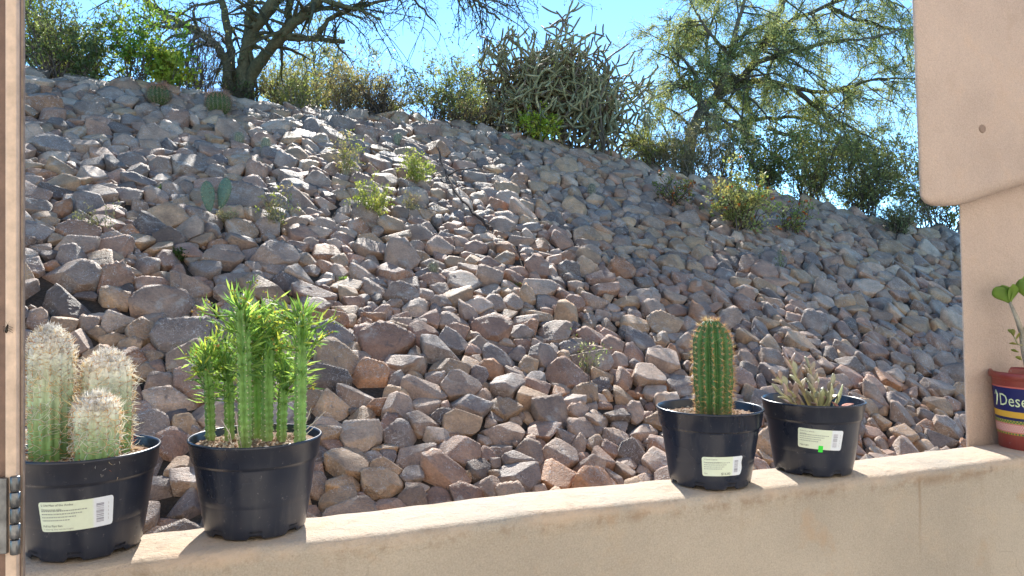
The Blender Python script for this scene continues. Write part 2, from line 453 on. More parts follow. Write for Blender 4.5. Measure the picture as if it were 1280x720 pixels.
def rock_verts(R, V0):
    rs = np.random.default_rng(R['seed'])
    sc = np.array([1, 1, max(.5, R['flat'])]); D = nrm(V0 * sc)
    q = np.maximum(0, D @ R['N'].T / R['H'][None])
    r = 1 / (q ** R['p']).sum(1) ** (1 / R['p'])
    P = D * r[:, None]
    r2 = 1 + .022 * fbm3(P / R['w'], 2.0, R['seed']) + .016 * fbm3(P / R['w'], 6, R['seed'] + 1) + .010 * fbm3(P / R['w'], 17, R['seed'] + 2)
    P = P * r2[:, None]
    ax = nrm(rs.normal(size=3)); an = math.radians(rs.normal(0, 5 if not R.get('small') else 40))
    P = np.array(Matrix.Rotation(an, 3, Vector(ax))) @ P.T
    P = P.T
    a, b = R['c']; x, y = ab2xy(a, b)
    e = .12; gx = (Gh(x + e, y) - Gh(x - e, y)) / (2 * e); gy = (Gh(x, y + e) - Gh(x, y - e)) / (2 * e)
    up = nrm(np.array([-gx, -gy, 1.0])); ca = np.array([CA, SA, 0]); ca = nrm(ca - up * (ca @ up)); cb = np.cross(up, ca)
    lift = R['w'] * (.20 + rs.normal(0, .06)) if not R.get('small') else R['w'] * rs.uniform(-.2, 1.2)
    O = np.array([x, y, float(Gh(x, y))]) + up * lift
    return O, P[:, :1] * ca + P[:, 1:2] * cb + P[:, 2:3] * up + O

# landmarks of the photograph that rocks are described by
LM = [('the pot of woolly cacti', 110, 560), ('the pot of leafy green stems', 320, 520), ('the single column cactus', 888, 470), ('the purplish succulent', 1015, 490),
      ('the prickly pear pads', 277, 255), ('the left barrel cactus', 202, 120), ('the right barrel cactus', 276, 131), ('the stout tree trunks', 300, 85),
      ('the cholla thicket', 720, 175), ('the fallen dark stick', 590, 265), ('the flowering bush', 925, 265), ('the stucco pillar', 1200, 420),
      ('the left sunlit weed', 432, 195), ('the central sunlit weed', 462, 250), ('the right sunlit weed', 520, 207), ('the dry weed near the pads', 345, 260),
      ('the wilted sprig', 738, 440), ('the two finger cacti', 318, 178), ('the sill', 560, 650), ('the sill', 740, 630), ('the dry golden brush', 420, 100),
      ('the grey bush on top', 870, 200), ('the grass tuft at the crest', 1125, 290), ('the door frame', 30, 300), ('the low red leaved plant', 845, 245)]
HIDE = [(25, 400, 195, 700), (238, 345, 402, 678), (824, 400, 950, 613), (956, 435, 1080, 597), (1195, 0, 1300, 720), (0, 0, 33, 720)]
info = []
for k, R in enumerate(rocks):
    Vq = ICO2[0] if not R.get('small') else ico(2)[0] if k == -1 else ICO2[0][:42]
    O, V = rock_verts(R, ICO2[0][:162] if True else Vq)
    px, py = proj(V); 
    x0, x1, y0, y1 = px.min(), px.max(), py.min(), py.max(); cx, cy = (x0 + x1) / 2, (y0 + y1) / 2
    R['px'] = (cx, cy, x1 - x0, y1 - y0); R['O'] = O
    R['edge'] = (x1 < -60 or x0 > 1300 or y0 > 720)
    sill = 684 - .107 * cx
    vis = 33 < cx < 1200 and cy > 20 and cy < sill - 4 and not any(a < cx < c_ and b < cy < d_ for a, b, c_, d_ in HIDE)
    R['area'] = (x1 - x0) * (y1 - y0) if vis and not R.get('small') else 0
    R['col'] = CN[rng.choice(len(CN), p=CP)]
    R['tint'] = np.array(COLS[R['col']][rng.integers(len(COLS[R['col']]))]) * np.array([1.08, .93, .83]) * rng.uniform(.86, 1.12)
order = sorted(range(len(rocks)), key=lambda k: -rocks[k]['area'])
single = set(k for k in order[:300] if rocks[k]['area'] > 0)

def describe(R):
    w = R['px'][2] / max(1, size_px(R['px'][0], R['px'][1]))
    size = 'big' if w > 1.75 else 'small' if w < 1.05 else 'mid-sized'
    asp = R['px'][2] / R['px'][3]
    shape = 'long flat' if asp > 1.95 else 'upright' if asp < 1.05 else 'slabby' if R['flat'] < .52 else 'blocky' if R['p'] > 18 else 'rounded'
    best = min(LM, key=lambda l: (l[1] - R['px'][0]) ** 2 + (1.4 * (l[2] - R['px'][1])) ** 2)
    dx, dy = R['px'][0] - best[1], R['px'][1] - best[2]
    if abs(dx) > 2.2 * abs(dy): rel = 'right of' if dx > 0 else 'left of'
    elif abs(dy) > 2.2 * abs(dx): rel = 'below' if dy > 0 else 'above'
    else: rel = ('lower' if dy > 0 else 'upper') + (' right of' if dx > 0 else ' left of')
    return f"{size} {R['col']} {shape} rock", f"{rel} {best[0]}", math.hypot(dx, dy)
groups = {}
for k, R in enumerate(rocks):
    if R['area'] > 0:
        d, rel, dist = describe(R); R['d'] = d; R['rel'] = rel
        groups.setdefault((d, rel), []).append((dist, k))
ORD = ['nearest', 'second nearest', 'third nearest', 'fourth nearest', 'fifth nearest', 'sixth nearest', 'seventh nearest', 'eighth nearest']
for (d, rel), l in groups.items():
    l.sort()
    for q, (dist, k) in enumerate(l):
        rocks[k]['label'] = f'{d} {rel}' if len(l) == 1 else f'{ORD[min(q, 7)]} {d} {rel}'
rest = MB()
for k, R in enumerate(rocks):
    big = R['px'][2] > 30 and not R.get('small') and not R['edge']
    S = ICO4 if big and R['px'][2] > 44 else ICO3 if R['px'][2] > 22 else ICO2
    if R.get('small') or R['edge']: S = ICO1 if 'ICO1' in globals() else globals().setdefault('ICO1', ico(2))
    O, V = rock_verts(R, S[0])
    if k in single:
        mb = MB(); mb.add(V, S[1], R['tint'])
        o = mb.build('rock', M_ROCK, None, tuple(O)); tag(o, R['label'], 'rock', 'rocks of the stony bank')
    else: rest.add(V, S[1], R['tint'])
o = rest.build('rubble_rocks', M_ROCK); o['kind'] = 'stuff'
tag(o, 'smaller grey and tan rocks filling the rest of the bank', 'rocks')

# ------------------------------------------------------------------ wall, pillar
Z_SILL = CAMZ - .335; N0, N1 = 1.0475, 1.168
def stucco_wall():
    ts = np.linspace(-2.2, 4.2, 500); r = .016
    prof = [(N0 - .002, -.1), (N0, .5), (N0, Z_SILL - .06), (N0 + .001, Z_SILL - r * 1.4)]
    for a in np.linspace(0, 90, 6): prof.append((N0 + r - r * math.cos(math.radians(a)), Z_SILL - r + r * math.sin(math.radians(a))))
    prof += [(N0 + .04, Z_SILL + .001), (N0 + .07, Z_SILL + .001)]
    for a in np.linspace(90, 0, 5): prof.append((N1 - .012 + .012 * math.cos(math.radians(a)), Z_SILL - .012 + .012 * math.sin(math.radians(a))))
    prof += [(N1, .6), (N1, -.25)]
    prof = np.array(prof); K = len(prof); V = np.zeros((len(ts), K, 3))
    for i, t in enumerate(ts):
        for j, (n, z) in enumerate(prof):
            q = mnoise.noise(Vector((t * 5, n * 6, z * 5))) ; q2 = mnoise.noise(Vector((t * 28, n * 30, z * 30)))
            edge = 1 if 3 <= j <= 15 else .3
            lvl = (.0035 * mnoise.noise(Vector((t * 3.1, 0, 4))) if j > 2 and j < K - 2 else 0)
            V[i, j] = wall_pt(t, n + (.003 * q + .0012 * q2) * edge, z + (lvl + .001 * q2 * edge))
    idx = np.arange(len(ts) * K).reshape(len(ts), K)
    f = np.stack([idx[:-1, :-1], idx[1:, :-1], idx[1:, 1:], idx[:-1, 1:]], -1).reshape(-1, 4)
    mb = MB(); mb.add(V.reshape(-1, 3), f[:, ::-1].copy())
    mb.l.append(idx[0][::1]); mb.c.append(np.array([K])); mb.l.append(idx[-1][::-1]); mb.c.append(np.array([K]))
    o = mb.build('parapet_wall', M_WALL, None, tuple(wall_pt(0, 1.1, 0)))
    tag(o, 'low tan stucco wall with a rounded sunlit sill below the pots', 'wall')
stucco_wall()
def plane_pt(px, py, n):
    dx = (px - 640) / F; Z = n / (-WY * dx + WX); return at(px, py, Z)
def pillar():
    base = plane_pt(1206, 700, N1 + .004); base[2] = 0
    t = thing('stucco_pillar', tuple(base), 'tan stucco pillar with a heavy overhanging beam at the right edge', 'pillar')
    def prism(pts, ext, name, bev):
        bm = bmesh.new()
        f0 = [bm.verts.new(p) for p in pts]; f1 = [bm.verts.new(np.array(p) + ext) for p in pts]
        n = len(pts); bm.faces.new(f0); bm.faces.new(f1[::-1])
        for i in range(n): bm.faces.new((f0[i], f1[i], f1[(i + 1) % n], f0[(i + 1) % n]))
        bmesh.ops.recalc_face_normals(bm, faces=bm.faces)
        bmesh.ops.bevel(bm, geom=list(bm.edges), offset=bev, segments=4, profile=.5, affect='EDGES')
        bmesh.ops.triangulate(bm, faces=[f for f in bm.faces if len(f.verts) > 4])
        # even out the mesh a little so edges can waver
        bmesh.ops.subdivide_edges(bm, edges=[e for e in bm.edges if e.calc_length() > .12], cuts=4, use_grid_fill=True)
        for v in bm.verts:
            v.co += Vector((.0018, .0018, .0018)) * mnoise.noise(v.co * 14) + Vector((.0012,) * 3) * mnoise.noise(v.co * 45)
        mb = MB(); from_bm(mb, bm); return mb.build(name, M_PILLAR, t, smooth=True)
    n1 = N1 + .004
    lo, hi = plane_pt(1206.5, 556, n1), plane_pt(1197, 235, n1)
    d = (hi - lo) / (hi[2] - lo[2])
    b0 = lo - d * lo[2]; b1 = lo + d * (2.7 - lo[2])
    w = np.array([WX, WY, 0]) * 2.6
    prism([b0, b0 + w, b1 + w, b1], np.array([.16, .19, 0]), 'shaft', .012)
    n2 = n1 - .045
    a = plane_pt(1148, 259, n2); b = plane_pt(1138, -2, n2); d = (b - a) / (b[2] - a[2]); top = a + d * (2.75 - a[2])
    c1 = plane_pt(1192, 260, n2); c2 = plane_pt(1290, 228, n2); e = plane_pt(1345, 211, n2); e = e + np.array([WX, WY, 0]) * 2.3; e2 = e.copy(); e2[2] = 2.75; m_ = plane_pt(1345, 211, n2); e[2] = m_[2]
    prism([a, c1, c2, m_, e, e2, top], np.array([.14, .20, .035]), 'beam', .022)
    p = plane_pt(1228, 161, n2 - .0005); mb = MB()
    nn = np.array([WY, -WX, 0]); u = np.array([WX, WY, 0]); v = np.array([0, 0, 1])
    rings = [(0.0001, .0012), (.003, .0013), (.006, .0013), (.0085, .001), (.0105, -.002)]
    A = np.linspace(0, 6.283, 20, endpoint=False); V = []
    for r, h in rings:
        for q in A: V.append(p + u * r * math.cos(q) + v * r * .9 * math.sin(q) + nn * h)
    idx = np.arange(len(V)).reshape(len(rings), 20)
    f = np.stack([idx[:-1], np.roll(idx[:-1], -1, 1), np.roll(idx[1:], -1, 1), idx[1:]], -1).reshape(-1, 4)
    mb.add(np.array(V), f); o = mb.build('plug', mat_stucco('plug_stucco', (.33, .24, .19)), t)
pillar()

# ------------------------------------------------------------------ door frame, hinge, insect
def door_frame():
    Zf = .70
    X = lambda px, Z: (px - 640) / F * Z
    t = thing('door_frame', (X(0, Zf), Zf, 0), 'brown painted metal door frame with a steel hinge at the left edge', 'door frame')
    mb = MB(); box(mb, (X(-120, Zf), Zf + .004, 0), (X(6, Zf), Zf + .03, 2.4), bev=.001, tint=(.17, .10, .07)); mb.build('jamb', M_PAINT, t, smooth=False)
    mb = MB(); box(mb, (X(6, Zf), Zf, 0), (X(20, Zf), Zf + .006, 2.4), bev=.0016, tint=(.60, .45, .34)); mb.build('stop_moulding', M_PAINT, t, smooth=False)
    mb = MB(); box(mb, (X(20, Zf) + .0002, Zf + .006, 0), (X(29, Zf + .006), Zf + .0085, 2.4), bev=.0008, tint=(.25, .20, .165)); mb.build('weather_strip', M_TWIG, t, smooth=False)
    zt = at(0, 597, Zf)[2]; zb = at(0, 691, Zf)[2]
    mb = MB(); box(mb, (X(-22, Zf - .003), Zf - .0035, zb), (X(11, Zf), Zf + .0035, zt), bev=.0006); h = mb.build('hinge', M_STEEL, t, smooth=False)
    n = 5; L = (zt - zb + .003) / n
    for i in range(n):
        mb = MB(); r = .0040 if i % 2 == 0 else .0043
        z0 = zb + i * L + .0004; z1 = zb + (i + 1) * L - .0004; c = (X(19, Zf - .005), Zf - .005)
        lathe(mb, [(0, z0), (r * .85, z0), (r, z0 + .0006), (r, z1 - .0006), (r * .85, z1), (0, z1)], (c[0], c[1], 0), 20)
        mb.build('knuckle', M_STEEL, h)
    # insect
    p = at(8.5, 411, Zf - .003); o = thing('insect', tuple(p), 'small dark winged insect resting on the brown door frame', 'insect')
    mb = MB()
    def ell(c, r, tint=(.03, .025, .02)):
        V, f = ICO2; mb.add(np.array(c) + V * np.array(r), f, tint)
    ell(p + [-.0004, 0, -.0014], (.0012, .0012, .0024)); ell(p + [.0003, 0, .0014], (.0011, .0011, .0013)); ell(p + [.0008, 0, .0030], (.0008, .0008, .0008))
    b = mb.build('body', M_TWIG, o)
    mb = MB()
    for s in (-1, 1):
        for k in range(3):
            q = p + [s * .0008, 0, .0012 - k * .0011]
            tubes(mb, [q, q + [s * .0018, -.0006, .0008 - k * .0008], q + [s * .0034, .002, -.0004 - k * .0012]], [[.0002, .00018, .0001]], 5, (.03, .025, .02))
        q = p + [.0009, 0, .0034]; tubes(mb, [q, q + [s * .0008, -.0004, .0016], q + [s * .0016, -.0002, .0030]], [[.00013, .0001, .00008]], 4, (.03, .025, .02))
    mb.build('legs', M_TWIG, o)
    mb = MB(); q = p + [0, -.0013, .0012]
    leaves(mb, [q, q], [(-.35, -.1, -1), (.35, -.1, -1)], .0048, .0018, (.12, .11, .10)); mb.build('wings', M_LEAF, o)
door_frame()

# ------------------------------------------------------------------ pots
def pot_r(z, k=1.0):
    z = np.asarray(z); return np.where(z < .094, .0652 + (.0795 - .0652) * z / .094, .0826 + (.0862 - .0826) * (z - .094) / .029) * k
def text_mesh(body, size):
    cu = bpy.data.curves.new('txt', 'FONT'); cu.body = body; cu.size = size; cu.resolution_u = 2
    ob = bpy.data.objects.new('txt', cu); COL.objects.link(ob)
    dg = bpy.context.evaluated_depsgraph_get(); dg.update(); me = ob.evaluated_get(dg).to_mesh()
    V = np.array([tuple(v.co) for v in me.vertices]).reshape(-1, 3); f = [list(p.vertices) for p in me.polygons]
    ob.evaluated_get(dg).to_mesh_clear(); bpy.data.objects.remove(ob); bpy.data.curves.remove(cu)
    return V, f
def wrap(V, c, th0, z0, rfun, off, tilt=0):
    u, v = V[:, 0] * math.cos(tilt) - V[:, 1] * math.sin(tilt), V[:, 0] * math.sin(tilt) + V[:, 1] * math.cos(tilt)
    z = z0 + v; r = rfun(z) + off; th = th0 + u / rfun(np.full_like(z, z0))
    return np.stack([c[0] + r * np.cos(th), c[1] + r * np.sin(th), c[2] + z], 1)

def make_pot(root, c, soil_z):
    prof = [(0, .004), (.060, .004), (.0640, .001), (.0652, .003)]
    for z in (.02, .045, .07, .0905): prof.append((float(pot_r(z)), z))
    prof += [(.0795, .0935), (.0818, .0945), (.0826, .0965), (.0858, .1195), (.0872, .1205), (.0874, .1225), (.0862, .1238), (.0842, .1236), (.0832, .121), (.0808, .097), (.0775, .09), (.073, .05), (.066, .01), (0, .01)]
    def notch(V, a):
        for k in range(8):
            th = k * math.pi / 4 + .3; m = np.abs(((a - th + math.pi) % (2 * math.pi)) - math.pi) < .11
            V[1:4, m, 2] += .0045
    mb = MB(); lathe(mb, prof, c, 96, fn=notch); pot = mb.build('pot', M_BLACK, root)
    mb = MB(); rs = float(np.interp(soil_z, [.01, .09, .12], [.066, .077, .0825])) - .001
    rr = [(0, soil_z + .002)] + [(rs * q, soil_z + .002 * math.sin(9 * q)) for q in np.linspace(.1, 1, 12)]
    lathe(mb, rr[::-1], c, 48, (.23, .14, .085))
    n = 900; a = rng.uniform(0, 6.283, n); q = np.sqrt(rng.uniform(0, .96, n)) * rs
    V, f = ICO0
    for k in range(n):
        s = rng.uniform(.0009, .0027); pc = palette([(.46, .34, .24), (.52, .42, .32), (.33, .20, .12), (.22, .13, .08), (.6, .52, .43)], 1)[0]
        mb.add(np.array([c[0] + q[k] * math.cos(a[k]), c[1] + q[k] * math.sin(a[k]), c[2] + soil_z + s * .4]) + V * s * rng.uniform(.6, 1.2, 3), f, pc)
    mb.build('soil', M_GRIT, root)
    return pot
ICO0 = ico(1)

def sticker(pot, c, ang, z0, w, h, tilt, lines, curl=0.0, extra=None):
    """paper label wrapped on the pot, its printing as a sub-part"""
    nu, nv = 28, 10; V = []; T = []
    for j in range(nv + 1):
        for i in range(nu + 1):
            u, v = (i / nu - .5) * w, (j / nv - .5) * h
            rc = .003; ax, ay = abs(u) - (w / 2 - rc), abs(v) - (h / 2 - rc)
            if ax > 0 and ay > 0:
                L = math.hypot(ax, ay)
                if L > rc: u = math.copysign(w / 2 - rc + ax * rc / L, u); v = math.copysign(h / 2 - rc + ay * rc / L, v)
            if curl and i / nu > .8: u -= curl * (1 + math.sin(v / h * 9)) * (i / nu - .8) * .2 * w
            V.append((u, v, 0)); T.append((.70, .78, .62) if i / nu < .74 else (.74, .79, .84))
    idx = np.arange(len(V)).reshape(nv + 1, nu + 1)
    f = np.stack([idx[:-1, :-1], idx[:-1, 1:], idx[1:, 1:], idx[1:, :-1]], -1).reshape(-1, 4)
    mb = MB(); mb.add(wrap(np.array(V), c, ang, z0, pot_r, .0005, tilt), f, np.array(T))
    lab = mb.build('price_label', M_PRINT, pot)
    mb = MB(); x0 = -w / 2 + .003
    for (txt, x, y, size, grey) in lines:
        v, ff = text_mesh(txt, size); v[:, 0] += x0 + x * w; v[:, 1] += (y - .5) * h
        mb.add(wrap(v, c, ang, z0, pot_r, .0009, tilt), ff, (grey, grey, grey))
    def bar(x1, x2, y1, y2, col):
        n = 6; q = [(x1 + (x2 - x1) * i / n, y, 0) for y in (y1, y2) for i in range(n + 1)]
        ff = [[i, i + 1, n + 2 + i, n + 1 + i] for i in range(n)]
        mb.add(wrap(np.array(q), c, ang, z0, pot_r, .0009, tilt), ff, col)
    for k in range(4):      # the small print, too small to read: dashes of word length
        x = x0; y = (.20 - .105 * k - .02) * h
        while x < x0 + (.60 - .07 * k) * w:
            l = rng.uniform(.0008, .0026); bar(x, x + l, y, y + .035 * h, (.33, .36, .33)); x += l + .0006
    yy = -.33 * h
    while yy < .3 * h:      # bar code
        l = rng.choice([.012, .02, .035]) * h; g = rng.choice([.25, .35, .5]); bar(w * .27, w * .37, yy, yy + l, (g, g, g + .06)); yy += l + rng.choice([.015, .03]) * h
    for k in range(5): bar(w * .43, w * .437, (-.3 + k * .13) * h, (-.22 + k * .13) * h, (.5, .5, .52))
    if extra: extra(bar)
    mb.build('print', M_PRINT, lab)
    return lab

def ribbed(mb, base, axis, H, prof, ribs, depth, tint, lean=(0, 0), tw=0.0, per=10, rows=None):
    """columnar cactus body; prof(s) radius along 0..1.  returns a sampler of its surface"""
    axis = nrm(np.array(axis, float)); u = nrm(np.cross(axis, [0, 1, .01])); v = np.cross(axis, u)
    rows = rows or 46; n = ribs * per; a = np.linspace(0, 2 * np.pi, n, endpoint=False)
    S = np.concatenate([np.linspace(0, .85, rows - 16), .85 + .15 * np.sin(np.linspace(.05, 1, 16) * np.pi / 2)])
    def pt(s, th):
        s = np.asarray(s, float); th = np.asarray(th, float)
        R = prof(s); w = np.abs(np.cos((th + tw * s) * ribs / 2)) ** 1.3
        r = R * (1 - depth * (1 - w)); bend = np.asarray(lean)[None] * (s[..., None] ** 2)
        P = np.asarray(base) + axis * (s * H)[..., None] + u * (r * np.cos(th))[..., None] + v * (r * np.sin(th))[..., None]
        P[..., 0] += bend[..., 0]; P[..., 1] += bend[..., 1]
        return P
    SS, AA = np.meshgrid(S, a, indexing='ij'); V = pt(SS, AA)
    idx = np.arange(V.shape[0] * n).reshape(V.shape[0], n); A = idx[:-1]; B = idx[1:]
    f = np.stack([A, np.roll(A, -1, 1), np.roll(B, -1, 1), B], -1).reshape(-1, 4)
    t = tint if np.ndim(tint) == 1 else None
    mb.add(V.reshape(-1, 3), f, tint)
    mb.l.append(idx[-1] + mb.n - V.shape[0] * n); mb.c.append(np.array([n]))
    def out(th): return u * np.cos(th)[:, None] + v * np.sin(th)[:, None]
    return pt, out, axis
def cactus_prof(R, bot=.9, top=.86):
    def p(s):
        s = np.asarray(s, float)
        r = R * (bot + (1 - bot) * np.minimum(1, s * 2.2))
        k = np.clip((s - top) / (1 - top), 0, 1)
        return r * np.sqrt(np.maximum(1 - k ** 2.2, .002))
    return p
def rib_angle(k, ribs): return 2 * np.pi * k / ribs

def cam_angle(c): return math.atan2(-c[1], -c[0])

# pot 1 : three woolly columns ------------------------------------------------
def pot_pos(px, py): Z = .335 / ((py - HOR) / F); p = at(px, py, Z); p[2] = Z_SILL + .0015; return p
def woolly():
    c = pot_pos(107, 683); root = thing('potted_cactus', tuple(c), 'black pot of three white woolly column cacti beside the door frame', 'potted plant', 'plants on the sill')
    pot = make_pot(root, c, .110)
    sticker(pot, c, cam_angle(c) - .14, .058, .080, .036, .03, [('5 Old Man of the Andes', .0, .86, .0036, .12), ('Oreocereus celsi', 0, .72, .0033, .2), ('Full to Part Sun', 0, .16, .0036, .12), ('1 watering: deep and thoroughly', 0, .06, .0026, .3)])
    zs = c[2] + .110
    for (px, ptop, pw, dz, sd) in ((63, 410, 59, -.005, 1), (134, 440, 66, .030, 2), (121, 493, 60, -.040, 3)):
        Z = c[1] + dz; top = at(px, ptop, Z); base = np.array([top[0], Z, zs - .004]); H = top[2] - base[2]; R = pw / 2 / F * Z * .86
        mb = MB(); rb = 15; fs = np.concatenate([np.linspace(0, .85, 30), .85 + .15 * np.sin(np.linspace(.05, 1, 16) * np.pi / 2)]); fk = np.repeat(np.clip(.04 + 1.1 * fs ** 1.9, 0, 1), rb * 10)[:, None]
        FELT = np.array([.17, .34, .09]) * (1 - fk) + np.array([.95, .93, .87]) * fk     # white felt thickens towards the crown
        pt, out, ax = ribbed(mb, base, (0, 0, 1), H, cactus_prof(R, .95, .72), rb, .16, FELT)
        stem = mb.build('stem', M_CACT, root)
        # areole rows with wool and spines
        rows = int(H / .0065); s = np.repeat(np.linspace(.03, .97, rows), rb); th = np.tile(rib_angle(np.arange(rb), rb), rows)
        s = np.clip(s + rng.normal(0, .006, len(s)), .02, .985)
        P = pt(s, th); O = out(th)
        wool = MB()
        rep = 7; s2 = np.repeat(s, rep); th2 = np.repeat(th, rep); P2 = np.repeat(P, rep, 0); O2 = np.repeat(O, rep, 0)
        keep = rng.random(len(s2)) < np.clip(.2 + .6 * s2 ** 1.5, 0, 1); s2, th2, P2, O2 = s2[keep], th2[keep], P2[keep], O2[keep]
        n = len(s2); tang = np.cross(O2, [0, 0, 1.0]); up = np.clip((s2 - .75) * 4, 0, 1)[:, None]
        d = nrm(O2 * rng.uniform(.15, .8, (n, 1)) + tang * rng.normal(0, .8, (n, 1)) + np.array([0, 0, 1.0]) * (rng.normal(.15, .6, (n, 1)) + up * .8))
        L = rng.uniform(.007, .017, (n, 1)) * (1 - .55 * up)
        d2 = nrm(d + tang * rng.normal(0, .9, (n, 1)) + rng.normal(0, .35, (n, 3)) - O2 * .35)
        path = np.stack([P2, P2 + d * L * .4, P2 + d * L * .62 + d2 * L * .25, P2 + d * L * .6 + d2 * L * .6], 1)
        tubes(wool, path, np.array([[.00042, .00038, .0003, .00014]]), 3, palette([(.94, .91, .83), (.95, .94, .90), (.88, .74, .50)], n, .02), cap=False)
        # dense felt on the crown
        m = 650; th3 = rng.uniform(0, 6.283, m); s3 = 1 - .2 * rng.random(m) ** 1.4; P3 = pt(s3, th3); O3 = out(th3)
        d3 = nrm(O3 * (1.05 - s3)[:, None] * 3 + np.array([0, 0, 1]) * .7 + rng.normal(0, .4, (m, 3))); L3 = rng.uniform(.003, .0065, (m, 1))
        tubes(wool, np.stack([P3, P3 + d3 * L3 * .5, P3 + d3 * L3 + rng.normal(0, .003, (m, 3))], 1), np.array([[.0005, .00042, .00016]]), 3, palette([(.86, .85, .84), (.9, .9, .9), (.8, .77, .72)], m, .04), cap=False)
        wool.build('wool', M_WOOL, stem)
        sp = MB(); rep = 2; P4 = np.repeat(P, rep, 0); O4 = np.repeat(O, rep, 0); n = len(P4); s4 = np.repeat(s, rep)
        d4 = nrm(O4 + rng.normal(0, .45, (n, 3)) + np.array([0, 0, .25])); Lq = rng.uniform(.003, .009, n) * np.where(rng.random(n) < .12, 2.1, 1)
        cones(sp, P4, d4, Lq, .00042, palette([(.66, .28, .08), (.72, .38, .14), (.78, .56, .3), (.55, .17, .06)], n, .1)); sp.build('spines', M_SPINE, stem)
woolly()

# pot 2 : leafy ribbed stems ---------------------------------------------------
def leafy():
    c = pot_pos(320, 659); root = thing('potted_succulent', tuple(c), 'black pot of tall ribbed green stems with tufts of narrow leaves', 'potted plant', 'plants on the sill')
    make_pot(root, c, .112); zs = c[2] + .112; Zc = c[1]
    G = [(.17, .31, .09), (.24, .40, .10), (.33, .48, .13), (.36, .53, .15), (.13, .26, .10), (.20, .38, .12)]
    stems = [(263, 555, 440, 14, .015, -5), (306, 557, 376, 18, -.035, -4), (287, 548, 440, 14, .02, -3), (334, 548, 400, 16, .01, 4), (352, 545, 450, 14, .02, 6), (375, 553, 390, 16.5, -.02, 3), (320, 545, 388, 16, .03, 2)]
    for (px, yb, yt, pw, dz, ln) in stems:
        Z = Zc + dz; b = at(px, yb, Z); b[2] = zs - .004; top = at(px + ln, yt, Z); H = top[2] - b[2]; R = pw / 2 / F * Z
        mb = MB(); rb = 5 if pw > 17 else 4; SK = np.clip(np.array([.15, .30, .075]) * (1 + rng.normal(0, .08, (100 * rb * 12, 1))) + np.repeat(np.clip(.22 - np.linspace(0, 1, 100), 0, 1), rb * 12)[:, None] * np.array([.5, .25, .2]), 0, 1)
        pt, out, ax = ribbed(mb, b, (0, 0, 1), H, (lambda q, H=H, R=R: cactus_prof(R, .9, .85)(q) * (1 + .085 * np.sin(np.asarray(q) * H / .0095 * 6.283))), rb, .5, SK, lean=(top[0] - b[0], 0), tw=.5, per=12, rows=100)
        stem = mb.build('stem', M_CACT, root)
        rows = int(H / .0075); s = np.repeat(np.linspace(.03, .95, rows), rb); th = np.tile(rib_angle(np.arange(rb), rb), rows) - .5 * s
        P = pt(s, th); O = out(th); sp = MB(); n = len(P)
        V, f = ICO0
        for k in range(n): sp.add(P[k] + V * .0010, f, (.62, .66, .5))
        cones(sp, np.repeat(P, 2, 0), nrm(np.repeat(O, 2, 0) + rng.normal(0, .4, (2 * n, 3))), .0035, .0003, (.55, .5, .36)); sp.build('spines', M_SPINE, stem)
        # leaf tuft
        lf = MB(); n = int(60 + pw * 7); s = 1 - .55 * rng.random(n) ** 1.2; th = rng.uniform(0, 6.283, n); P = pt(s, th); O = out(th)
        up = (s - .45) * 1.9
        d = nrm(O * rng.uniform(.4, 1.1, (n, 1)) + np.array([0, 0, 1.0]) * (up[:, None] * rng.uniform(.3, 1.5, (n, 1)) + .1) + rng.normal(0, .18, (n, 3)))
        L = rng.uniform(.010, .028, n) * (1 + (s - .5) * .5)
        tn = palette(G, n, .15); leaves(lf, P, d, L, L * .085 + .0007, tn, .3, .18)
        # side sprigs carrying smaller leaves and buds
        ns = 5 + int(pw / 2.2); th = rng.uniform(0, 6.283, ns); s = rng.uniform(.62, .98, ns); P = pt(s, th); O = out(th)
        e = P + nrm(O * .9 + np.array([0, 0, .6]) + rng.normal(0, .35, (ns, 3))) * rng.uniform(.018, .055, (ns, 1)); mid = (P + e) / 2 - np.array([0, 0, .003])
        tubes(lf, np.stack([P, mid, e], 1), np.array([[.0014, .0011, .0008]]), 5, (.20, .34, .07))
        q = np.repeat(P, 10, 0) + np.repeat(e - P, 10, 0) * rng.uniform(.25, 1.02, (ns * 10, 1)) + rng.normal(0, .002, (ns * 10, 3)); leaves(lf, q, nrm(np.repeat(O, 10, 0) * .6 + rng.normal(0, .7, (ns * 10, 3)) + [0, 0, .4]), rng.uniform(.008, .024, ns * 10), .0030, palette(G + [(.42, .46, .10), (.45, .5, .1)], ns * 10))
        q = np.repeat(e, 4, 0) + rng.normal(0, .0035, (ns * 4, 3))
        for k in range(len(q)): lf.add(q[k] + V * rng.uniform(.0009, .0018), f, palette([(.55, .5, .1), (.5, .36, .14), (.42, .5, .1)], 1)[0])
        lf.build('leaves', M_LEAF, stem)
    sp = MB(); n = 9; a = rng.uniform(0, 6.283, n); P = np.stack([c[0] + .05 * np.cos(a), c[1] + .05 * np.sin(a), np.full(n, zs)], 1)
    e = P + nrm(np.stack([np.cos(a) * rng.uniform(.3, 1.2, n), np.sin(a) * .4, rng.uniform(.5, 1.2, n)], 1)) * rng.uniform(.03, .06, (n, 1))
    for k in range(n):
        sp = MB(); tubes(sp, [P[k], (P[k] + e[k]) / 2 + rng.normal(0, .003, 3), e[k]], [[.0007, .0006, .0003]], 4, (.62, .55, .46)); sp.build('dry_stalk', M_TWIG, root)
leafy()

